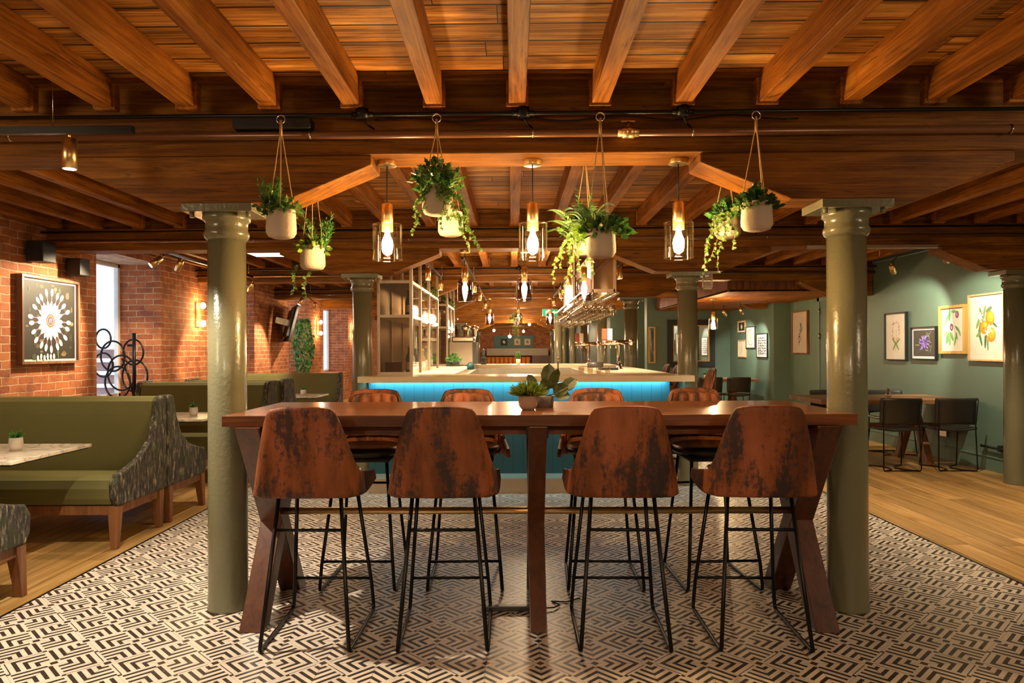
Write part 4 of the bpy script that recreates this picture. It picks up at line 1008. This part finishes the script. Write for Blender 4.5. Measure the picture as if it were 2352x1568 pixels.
def side_table(lab, x0, x1, y0, y1, z=.75):
    t = thing('marble_table', lab, 'table', ((x0+x1)/2, (y0+y1)/2, 0), group='marble booth tables')
    w, d = (x1-x0)/2, (y1-y0)/2
    MB().box(-w, w, -d, d, z-.022, z).build('table_top', M['marble'], t, bevel=.003)
    MB().box(-w+.02, w-.02, -d+.02, d-.02, z-.032, z-.022).build('under_top', M['blackmatt'], t)
    MB().cyl((-.1, 0, .02), (-.1, 0, z-.03), .035).build('pedestal', M['black'], t)
    MB().lathe([(0, 0), (.22, 0), (.22, .012), (.05, .03), (0, .03)], 28, (-.1, 0, 0)).build('base', M['black'], t)
side_table('marble topped booth table at the left edge with succulent', -4.3, -2.95, 4.19, 5.0)
side_table('marble topped booth table partly behind the left column', -4.2, -2.92, 6.72, 7.50)
side_table('small far marble topped booth table right of the left column', -3.9, -2.72, 9.95, 10.6)
def succulent(lab, x, y, z, seed, r=.042, h=.085, mat='whitepot'):
    t = thing('potted_succulent', lab, 'plant', (x, y, z), group='small potted succulents')
    MB().lathe([(0, 0), (r*.75, 0), (r*.98, h*.3), (r, h*.55), (r*.92, h), (r*.84, h), (r*.8, h*.85), (0, h*.85)], 24).build('pot', M[mat], t)
    random.seed(seed); g = MB().m(M['leaf_green'])
    for i in range(26):
        a = rnd(0, 2*PI); e = rnd(.3, 1.4); d = Vector((math.cos(a)*math.cos(e), math.sin(a)*math.cos(e), math.sin(e)))
        g.leaf((d.x*.008, d.y*.008, h*.85), d, (rnd(-.2, .2), -.6, .8), rnd(.045, .075), .016, 'oval', .5)
    g.build('foliage', None, t, recalc=False)
succulent('succulent in a white pot on the front left marble table', -3.25, 4.66, .75, 60)
succulent('succulent in a ribbed pot on the marble table beside the left column', -3.17, 7.1, .75, 61)
succulent('succulent on the far marble table', -2.98, 10.2, .75, 62)

# ------------------------------------------------------------------ pictures
def picture(lab, loc, rz, w, h, frame, fw=.02, depth=.035, mount=None, art=None, ground='paper', cat='picture'):
    """front faces local -Y; loc = bottom centre on the wall"""
    t = thing('framed_print', lab, cat, loc, rz, group='framed prints')
    MB().box(-w/2, w/2, -depth, 0, 0, fw).box(-w/2, w/2, -depth, 0, h-fw, h).box(-w/2, -w/2+fw, -depth, 0, fw, h-fw).box(w/2-fw, w/2, -depth, 0, fw, h-fw).build('frame', M[frame], t, bevel=.002)
    m_ = mount or 0
    if mount: MB().box(-w/2+fw, w/2-fw, -depth*.5, -.002, fw, h-fw).build('mount', M['white'], t)
    p = MB().m(M[ground] if isinstance(ground, str) else ground)
    yb = -depth*.5-.001 if mount else -depth*.5
    p.box(-w/2+fw+m_, w/2-fw-m_, yb, -.003, fw+m_, h-fw-m_)
    LY[0] = 0
    if art: art(p, yb-.0006, w-2*fw-2*m_, h-2*fw-2*m_, h/2)
    p.build('print', None, t, recalc=False)
    return t
LY = [0]
def ell(p, y, cx, cz, rx, rz_, ang, col, n=14):
    LY[0] += 1; yy = y-.00003*LY[0]; p.m(col if not isinstance(col, tuple) else pc(col)); ca, sa = math.cos(ang), math.sin(ang)
    p.face([p.b.verts.new((cx+rx*math.cos(2*PI*k/n)*ca-rz_*math.sin(2*PI*k/n)*sa, yy, cz+rx*math.cos(2*PI*k/n)*sa+rz_*math.sin(2*PI*k/n)*ca)) for k in range(n)])
def lin(p, y, a, b, w, col):
    LY[0] += 1; yy = y-.00003*LY[0]; p.m(pc(col)); a = Vector((a[0], yy, a[1])); b = Vector((b[0], yy, b[1])); d = (b-a).normalized(); s = Vector((-d.z, 0, d.x))*w/2
    p.face([p.b.verts.new(q) for q in (a-s, a+s, b+s, b-s)])
def art_daisy(p, y, w, h, zc):
    random.seed(3)
    for i in range(46): ell(p, y, rnd(-.36, .36), zc+rnd(-.37, .37), rnd(.01, .035), rnd(.01, .035), 0, random.choice(((.12, .085, .04), (.20, .15, .07), (.05, .04, .02), (.05, .08, .02))))
    lin(p, y, (.13, zc-.38), (.10, zc-.2), .008, (.2, .35, .1))
    for i in range(21):
        a = 2*PI*i/21+rnd(-.05, .05); R = rnd(.27, .31)
        lin(p, y, (0, zc), (R*math.cos(a), zc+R*math.sin(a)), .012, (.45, .16, .30))
        ell(p, y, .12*math.cos(a), zc+.12*math.sin(a), .085, .026, a, (.72, .70, .68))
        ell(p, y, R*math.cos(a), zc+R*math.sin(a), .04, .023, a, (.85, .82, .78))
    for i in range(16):
        a = 2*PI*i/16; ell(p, y, .04*math.cos(a), zc+.04*math.sin(a), .045, .017, a, (.80, .76, .78))
    ell(p, y, 0, zc, .068, .068, 0, (.22, .04, .10), 28)
    for i in range(22): a = 2*PI*i/22; ell(p, y, .05*math.cos(a), zc+.05*math.sin(a), .009, .006, a, (.75, .42, .05), 8)
    ell(p, y, 0, zc, .036, .036, 0, (.12, .10, .25), 20)
    for i in range(20): ell(p, y, rnd(-.022, .022), zc+rnd(-.025, .025), .004, .004, 0, (.45, .42, .6), 6)
    for i in range(6): ell(p, y, -.2+.05*i, zc-.37+rnd(-.01, .01), .018, .03, 0, (.8, .76, .78))
def art_orchid(p, y, w, h, zc):
    random.seed(4)
    lin(p, y, (0, zc-.22), (.01, zc+.1), .006, (.25, .3, .08))
    for i in range(44):
        a = rnd(0, 2*PI); r = rnd(.09, .125)
        ell(p, y, r*math.cos(a)*.85, zc+.07+r*1.25*math.sin(a), rnd(.008, .018), rnd(.006, .012), rnd(0, 3), random.choice(((.6, .2, .16), (.75, .4, .3), (.55, .12, .14))), 8)
    for a, l in ((.6, .1), (2.4, .1), (-.9, .1), (-2.2, .1)): ell(p, y, l*.6*math.cos(a), zc-.1+l*.6*math.sin(a)*.8, .075, .014, a, (.16, .24, .04))
def art_cornflower(p, y, w, h, zc):
    random.seed(6)
    for i in range(16):
        a = (rnd(-.22, .22), zc+rnd(-.15, .15)); b = (a[0]+rnd(-.2, .2), a[1]+rnd(-.08, .12))
        b = (max(-w/2, min(w/2, b[0])), max(zc-h/2, min(zc+h/2, b[1]))); lin(p, y, a, b, rnd(.004, .01), random.choice(((.4, .34, .26), (.3, .26, .2), (.18, .15, .12))))
    for i in range(40):
        a = rnd(0, 2*PI); r = rnd(.03, .10); ell(p, y, r*math.cos(a), zc+r*math.sin(a)*1.1, .028, .009, a, random.choice(((.16, .09, .5), (.28, .18, .7), (.10, .05, .35), (.4, .3, .8))), 8)
    ell(p, y, 0, zc-.01, .022, .022, 0, (.5, .12, .35), 10)
def art_fig(p, y, w, h, zc):
    random.seed(8); G = ((.08, .24, .07), (.14, .33, .10), (.22, .38, .12), (.3, .4, .2))
    for a, b in (((-.03, .24), (-.02, .02)), ((.0, .2), (.05, -.05)), ((.05, -.05), (.03, -.2)), ((-.02, .05), (.0, -.1))): lin(p, y, (a[0], zc+a[1]), (b[0], zc+b[1]), .008, (.35, .2, .08))
    for x, z, rx, rz_, an in ((-.1, -.1, .08, .03, 1.2), (-.06, -.12, .08, .025, 1.7), (-.13, -.05, .06, .025, .5), (-.02, -.08, .07, .022, 2.1), (-.1, .15, .08, .02, .9), (-.06, .18, .08, .02, 1.5), (.1, .0, .07, .018, -.7), (.13, -.03, .06, .015, -1.1), (.05, -.14, .06, .015, 1.3), (.02, .22, .05, .02, 0), (-.13, .08, .05, .015, .2), (.08, -.08, .05, .014, 1.8)): ell(p, y, x, zc+z, rx, rz_, an, random.choice(G))
    ell(p, y, .09, zc+.18, .035, .045, 0, (.20, .05, .12)); ell(p, y, .085, zc+.185, .016, .026, 0, (.45, .2, .26))
    ell(p, y, -.02, zc+.03, .036, .045, 0, (.16, .04, .10)); ell(p, y, -.02, zc+.025, .014, .02, 0, (.55, .25, .2))
def art_orange(p, y, w, h, zc):
    random.seed(9); G = ((.05, .14, .04), (.12, .2, .05), (.2, .27, .08))
    for x, z, rx, rz_, an in ((-.09, .14, .10, .018, 1.9), (-.04, .17, .09, .02, 1.3), (.04, .2, .06, .025, .5), (-.12, -.02, .09, .02, 1.4), (-.11, -.12, .1, .018, 1.9), (-.02, -.14, .1, .02, 1.5), (-.14, -.08, .05, .02, .5), (.13, .03, .06, .014, -.6), (.02, -.18, .09, .012, 1.6), (-.15, .05, .07, .02, 1.1)): ell(p, y, x, zc+z, rx, rz_, an, random.choice(G))
    for x, z, r in ((.055, .10, .078), (-.045, .0, .07), (.075, -.085, .078)):
        ell(p, y, x, zc+z, r, r*1.08, 0, (.78, .22, .01), 26); ell(p, y, x+.012, zc+z+.015, r*.72, r*.75, 0, (.88, .33, .02), 22); ell(p, y, x+.02, zc+z+.03, r*.32, r*.34, 0, (.92, .48, .07), 16)
    ell(p, y, -.05, zc-.01, .014, .014, 0, (.5, .10, .01), 10)
    for cx, cz in ((-.1, .13), (.01, -.06), (.05, -.01)):
        for i in range(5): a = 2*PI*i/5+cx*9; ell(p, y, cx+.025*math.cos(a), zc+cz+.025*math.sin(a), .024, .009, a, (.85, .82, .72), 8)
def art_branch(p, y, w, h, zc):
    random.seed(12)
    lin(p, y, (-.04, zc-.2), (.05, zc+.2), .006, (.1, .09, .05))
    for i in range(16): ell(p, y, rnd(-.09, .03)+i*.004, zc-.2+i*.024, .045, .014, rnd(-.6, 1.8), random.choice(((.04, .07, .03), (.08, .10, .05), (.2, .18, .12))))
def art_pale(p, y, w, h, zc):
    random.seed(14)
    for i in range(5): ell(p, y, rnd(-.03, .03), zc+rnd(-.1, .1), .03, .05, rnd(0, 3), (.7, .6, .3))
def art_rings(p, y, w, h, zc):
    for i in range(5): ell(p, y, 0, zc, w*.42-i*w*.08, h*.42-i*h*.08, 0, ((.35, .28, .2), (.75, .68, .55), (.45, .35, .25), (.75, .68, .55), (.5, .38, .2))[i], 24)
def art_stripes(p, y, w, h, zc):
    random.seed(15)
    for i in range(7):
        for j in range(4): ell(p, y, (j-1.5)*w*.22, zc-h*.4+i*h*.13, w*.1, h*.035, rnd(-.4, .4), (.03, .03, .03) if (i+j) % 3 else (.2, .19, .17), 8)
def art_skull(p, y, w, h, zc):
    ell(p, y, 0, zc, w*.12, h*.3, 0, (.75, .68, .5)); ell(p, y, .01, zc+h*.15, w*.06, h*.1, 0, (.5, .42, .2))
picture('large framed close-up of a white and purple daisy on the brick wall', (XL, 7.28, 1.27), PI/2, .92, .875, 'frame_walnut', .028, .06, .02, art_daisy, pc((.022, .018, .010)))
wr = lambda y0, y1: ((y0+y1)/2)
def rp(lab, y0, y1, z0, z1, *a, x=XR, **k): picture(lab, (x, wr(y0, y1), z0), -PI/2, abs(y1-y0), z1-z0, *a, **k)
rp('tall black framed print of a pink orchid stem', 9.86, 10.42, 1.215, 1.885, 'blackmatt', .016, .045, None, art_orchid)
rp('low black framed photo of a purple cornflower', 9.17, 9.74, 1.235, 1.665, 'blackmatt', .014, .045, .03, art_cornflower, pc((.05, .042, .033)))
rp('gilt framed print of figs and leaves', 8.58, 9.10, 1.315, 1.908, 'frame_gold', .035, .045, None, art_fig)
rp('tallest pale wood framed print of three oranges', 7.90, 8.52, 1.235, 2.005, 'frame_wood', .02, .045, None, art_orange)
rp('brown framed print of a dark leafy branch left of the door', 13.12, 13.85, 1.285, 2.08, 'frame_walnut', .02, .05, None, art_branch, pc((.42, .35, .27)))
rp('small dark print in a pale frame, top left of four', 15.65, 16.15, 1.737, 2.0, 'frame_wood', .02, .03, .02, art_skull, pc((.03, .025, .02)), x=5.07)
rp('patterned print in a dark frame, middle of four', 15.02, 15.60, 1.39, 1.85, 'blackmatt', .015, .03, None, art_rings, x=5.07)
rp('rightmost black and white print of the four small frames', 14.3, 14.93, 1.2, 1.69, 'blackmatt', .015, .03, .03, art_stripes, pc((.5, .5, .48)), x=5.07)
rp('pale yellow print in a light frame, lower left of four', 15.62, 16.14, 1.19, 1.573, 'frame_wood', .02, .03, None, art_pale, x=5.07)
t = thing('wall_mirror', 'large square mirror in a wide dark frame on the green cross wall', 'mirror', (4.16, 16.8, .96))
MB().box(-.55, .55, -.05, 0, 0, .13).box(-.55, .55, -.05, 0, .97, 1.1).box(-.55, -.42, -.05, 0, .13, .97).box(.42, .55, -.05, 0, .13, .97).build('frame', M['blackmatt'], t, bevel=.004)
MB().box(-.42, .42, -.055, 0, .13, .15).box(-.42, .42, -.055, 0, .95, .97).box(-.42, -.40, -.055, 0, .15, .95).box(.40, .42, -.055, 0, .15, .95).build('inner_frame', M['frame_gold'], t)
MB().box(-.40, .40, -.02, -.01, .15, .95).build('mirror_glass', M['mirror'], t)
picture('narrow tall gilt framed mirror left of the large mirror', (3.25, 16.8, 1.05), 0, .16, .85, 'frame_gold', .03, .03, None, None, 'mirror', 'mirror')
# end wall
tag(MB().box(-.97, 1.08, -.03, 0, 0, .66).build('wall_panel', M['teal'], loc=(0, YEND, 1.42)), 'teal painted panel behind the far small prints', 'panel')
for x, fr, g in ((-.43, 'blackmatt', 'blackmatt'), (.25, 'frame_wood', 'paper'), (.77, 'frame_wood', 'paper')):
    picture({-.43: 'tiny dark framed print on the far teal panel', .25: 'tiny pale print in the middle of the far teal panel', .77: 'tiny pale print at the right of the far teal panel'}[x], (x, YEND-.03, 1.58), 0, .34, .34, fr, .03, .04, None, lambda p, y, w, h, zc: ell(p, y, 0, zc, .07, .09, .5, (.35, .25, .15) if g == 'paper' else (.6, .55, .45)), g)
tag(MB().box(-1.3, 1.8, -.4, 0, 0, .36).build('ledge_panel', M['panel_grey'], loc=(0, YEND-.5, 1.06)), 'long pale ledge above the far tan booth', 'panel')
tag(MB().box(.98, 1.9, -.5, 0, 0, 1.05).build('cabinet', M['walnut_z'], loc=(0, YEND-.6, 0)), 'dark wood cabinet beside the far tan booth', 'cabinet')
t = thing('far_booth', 'tan leather channelled booth against the far end wall', 'bench', (0, YEND-1.2, 0))
g = MB()
for i in range(10): g.cyl((-1.2+.22*i, 0, .45), (-1.2+.22*i, 0, 1.0), .11, 16)
g.build('backrest', M['orange'], t); MB().box(-1.35, 1.0, -.6, .0, .2, .48).build('seat', M['orange'], t)

# ------------------------------------------------------------------ left wall furniture: speakers, sconces, screen, TV
for y, z, lb in ((7.0, 2.27, 'larger'), (7.62, 2.20, 'smaller')):
    t = thing('wall_speaker', '%s black loudspeaker high on the brick wall above the daisy picture' % lb, 'speaker', (XL+.02, y, z), 0, 'wall speakers')
    s = 1 if lb == 'larger' else .9
    MB().box(.02, .19*s, -.10*s, .10*s, 0, .2*s).build('speaker_box', M['blackmatt'], t, bevel=.008)
    MB().box(-.02, .02, -.03, .03, .05, .12).build('bracket', M['black'], t)
for y, lb in ((10.75, 'between the first two windows'), (17.4, 'right of the ivy'), (21.2, 'at the far end')):
    t = thing('wall_sconce', 'twin bulb wall sconce on the brick wall '+lb, 'lamp', (XL, y, 1.8), 0, 'twin bulb wall sconces')
    MB().box(0, .03, -.05, .05, -.05, .32).build('back_plate', M['brass'], t, bevel=.005)
    for z in (0, .27):
        b_ = MB().lathe([(0, -.05), (.03, -.035), (.042, 0), (.03, .035), (0, .05)], 16, (.10, 0, z)).build('bulb', M['sconce'], t)
        MB().cyl((.03, 0, z), (.07, 0, z), .012).build('bulb_holder', M['brass'], t)
t = thing('television', 'flat television angled out from the brick wall, seen from its edge', 'television', (-4.42, 14.3, 1.92), rot=(math.radians(14), math.radians(0), math.radians(112)))
MB().box(-.62, .62, -.03, .02, -.36, .36).build('screen', M['blackmatt'], t, bevel=.006)
MB().box(-.5, .5, .02, .07, -.28, .28).build('rear_casing', M['dark_grey'], t, bevel=.02)
MB().box(-.06, .06, .07, .31, -.06, .06).build('bracket', M['steel'], t)
t = thing('trailing_ivy', 'long green ivy hanging down the brick window edge behind the television', 'plant', (-4.72, 16.0, 2.0))
MB().lathe([(0, 0), (.07, 0), (.08, .1), (0, .1)], 16).build('pot', M['greypot'], t)
random.seed(70); g = MB()
for i in range(620):
    f = rnd(0, 1); a = rnd(0, 2*PI); r = .10+.13*math.sin(f*PI)*rnd(.4, 1)
    g.m(random.choice((M['ivy'], M['leaf_green'], M['leaf_dark']))).leaf((math.cos(a)*r+.06, math.sin(a)*r-.02, .1-f*1.2), (rnd(-1, 1), rnd(-1, .2), -1), rdir(), .085, .05, 'ivy')
g.build('foliage', None, t, recalc=False)
# looping iron screen in the first window
t = thing('iron_screen', 'black wrought iron screen of looping rings before the first window', 'screen', (-4.72, 9.0, 0))
g = MB()
for cx, cz, R in ((-.16, 1.33, .19), (.10, 1.38, .16), (-.05, 1.12, .22), (.12, 1.08, .2), (-.28, 1.22, .15), (-.28, 1.55, .12), (-.1, 1.0, .2)):
    g.torus((cx-.16, 0, cz), R, .012, 1, 36, .8)
g.tube([(-.05, 0, .78), (-.1, 0, 1.0), (-.2, 0, 1.3)], .012)
g.build('ring_panel', M['black'], t)
MB().cyl((-.05, 0, .782), (-.05, 0, 1.62), .022).box(-.13, -.04, -.015, .015, 1.45, 1.48).build('post', M['black'], t)
# striped blind / building outside the window
t = thing('neighbour_facade', 'pale grey column and railing seen outside the first window', 'building', (-7.2, 11.2, 0))
MB().box(-.35, .15, -.2, .2, 0, 3.5).build('outer_column', plain('weathered concrete', (.20, .23, .28), .7), t)
g = MB()
for i in range(5): g.cyl((-1.6, 0, .55+.2*i), (1.3, 0, .55+.2*i), .07)
g.build('railing', plain('pink grey rail', (.42, .36, .36), .6), t)

# ------------------------------------------------------------------ right side: dining tables, chairs, soffit
def make_chair(lab):
    t = thing('dining_chair', lab, 'chair', (0, 0, 0), group='black leather dining chairs')
    MB().grid(lambda u, v: Vector(((u-.5)*(.46+.02*v), -.205-.03*v+.05*(2*u-1)**2, .53+.30*v-.012*(2*u-1)**2*(1-v))), 14, 6).build('backrest', M['leather'], t, solid=.022, subsurf=1)
    MB().grid(lambda u, v: Vector(((u-.5)*.46, -.2+.42*v, .462+.03*(2*u-1)**2-.012*math.sin(v*PI)-.02*max(0, v-.8)*5)), 12, 8).build('seat', M['leather'], t, solid=.03, subsurf=1)
    for s in (-1, 1):
        MB().tube([(s*.2, -.225, .80), (s*.2, -.19, .5), (s*.21, -.21, .03), (s*.20, -.21, .012), (s*.08, -.13, .010), (s*.04, .0, .01), (s*.08, .12, .01), (s*.21, .21, .012), (s*.21, .21, .03), (s*.19, .15, .45)], .0075, 8).build('leg', M['black'], t)
    MB().cyl((-.2, -.21, .012), (.2, -.21, .012), .007).build('base_bar', M['black'], t)
    return t
ch = make_chair('black leather dining chair seen from behind, left of the pair under the prints')
ch.location = (4.37, 8.32, 0)
dup(ch, (5.0, 8.32, 0), -.05, 'black leather dining chair seen from behind, right of the pair by the wall')
dup(ch, (4.22, 9.5, 0), PI, 'black dining chair across the table, mostly behind the right column')
dup(ch, (4.98, 9.5, 0), PI, 'black dining chair across the table facing us under the framed prints')
dup(ch, (3.88, 14.3, 0), 0, 'far black dining chair, left of two at the table below the mirror')
dup(ch, (4.43, 14.3, 0), 0, 'far black dining chair, right of two at the table below the mirror')
def dining_table(lab, x0, x1, y0, y1, z):
    t = thing('dining_table', lab, 'table', ((x0+x1)/2, (y0+y1)/2, 0), group='wooden dining tables')
    w, d = (x1-x0)/2, (y1-y0)/2
    MB().box(-w, w, -d, d, z-.05, z).build('table_top', M['tabletop'], t, bevel=.003)
    for xx in (-w+.35, w-.42):
        for s in (-1, 1):
            MB().prism([(s*(d-.15)-.045, 0), (s*(d-.15)+.045, 0), (-s*.02+.045, z-.05), (-s*.02-.045, z-.05)], 0, xx-.04, xx+.04).build('leg', M['bench_leg'], t)
    MB().box(-w+.1, w-.1, -.03, .03, .42, .47).build('rail', M['bench_leg'], t)
dining_table('oak dining table against the green wall with framed prints', 3.6, 5.355, 8.42, 9.4, .785)
dining_table('far oak dining table below the large mirror', 3.45, 4.95, 14.45, 15.3, .77)
t = thing('bud_vase', 'small clear bud vase with red flowers on the dining table', 'vase', (4.60, 8.85, .785))
MB().lathe([(0, .001), (.03, .001), (.034, .03), (.03, .05), (.014, .062), (.018, .075)], 20, cap=False).build('glass_jar', M['wineglass'], t)
g = MB().m(pc((.35, .03, .02))); random.seed(3)
for i in range(14): g.leaf((rnd(-.01, .01), rnd(-.01, .01), .07+rnd(0, .02)), rdir()+Vector((0, 0, 1)), rdir(), .03, .015, 'oval')
g.build('flowers', None, t, recalc=False)
succulent('dark succulent on the far oak dining table', 3.97, 14.8, .77, 63)
tag(MB().box(-.16, .16, -.1, .1, 0, .02).build('menu_stack', M['paper'], loc=(4.3, 14.8, .77), rot=(0, 0, .1)), 'white papers lying on the far oak dining table', 'menu')
# low black pipe and socket on green wall
tag(MB().tube([(XR-.035, 6.5, .27), (XR-.035, 8.3, .27)], .014).box(XR-.05, XR-.01, 7.95, 8.0, .24, .31).build('wall_pipe', M['blackmatt'], origin=(XR-.03, 7.4, .27)), 'black pipe low on the green wall beside the right edge column', 'pipe')
tag(MB().box(-.02, 0, -.07, .07, -.045, .045).build('wall_socket', M['steel'], loc=(XR, 9.05, .33)), 'metal wall socket under the dining table', 'socket')
# boxed soffit clad in boards
t = thing('duct_box', 'board clad boxed duct under the ceiling beyond the right column', 'duct', (0, 0, 2.28))
g = MB().box(3.37, XR, 11.22, 16.75, .02, ZC-2.281)
g.build('core', M['clad'], t)
g = MB(); x = 3.37
while x < XR-.05: g.box(x+.003, x+.107, 11.2, 11.22, 0, .19); x += .11
y = 11.22
while y < 16.6: g.box(3.35, 3.37, y+.003, y+.127, 0, .19); y += .13
g.build('cladding', M['clad'], t)
MB().box(3.35, XR, 11.2, 16.75, -.012, .02).build('bottom_board', M['joist'], t)
v = thing('vent_grille', 'square white louvred vent beside the second right column', 'vent', (2.33, 8.6, 2.1))
g = MB().box(-.06, .06, -.01, .01, 0, .02).box(-.06, .06, -.01, .01, .2, .22).box(-.06, -.05, -.01, .01, 0, .22).box(.05, .06, -.01, .01, 0, .22)
g.build('frame', M['white'], v)
g = MB()
for i in range(9): g.box(-.05, .05, -.006, .006, .025+.02*i, .035+.02*i)
g.build('slats', M['white'], v)
MB().box(-.01, .01, -.01, .01, .22, ZC-2.1).build('hanger', M['steel'], v)
# unseen fill lamps added over the side floors, bar and far bays
for p, a, w in (((4.1, 6.4, 2.4), (4.2, 6.6, 0), 80), ((4.3, 4.2, 2.4), (4.3, 4.6, 0), 70), ((-3.5, 5.2, 2.4), (-3.5, 5.3, 0), 30), ((2.4, 6.3, 2.4), (2.4, 6.3, 0), 50), ((-2.2, 6.0, 2.4), (-2.2, 6.0, 0), 60)):
    lamp('SPOT', p, w, (1, .80, .55), .04, aim=a, spot=95, blend=.6)
lamp('POINT', (3.54, 12.7, 1.75), 18, size=.05)
lamp('AREA', (-3.4, 8.7, 2.5), 10, (1, .72, .42), .5, aim=(-3.4, 8.7, 0))
for y in (16.2, 20, 24, 28, 33): lamp('POINT', (.2, y, 2.25), 75, size=.15)
for y in (9.2, 12.6): lamp('POINT', (.2, y, 2.3), 40, size=.12)
lamp('POINT', (2.3, 18.5, 2.2), 20, size=.1)
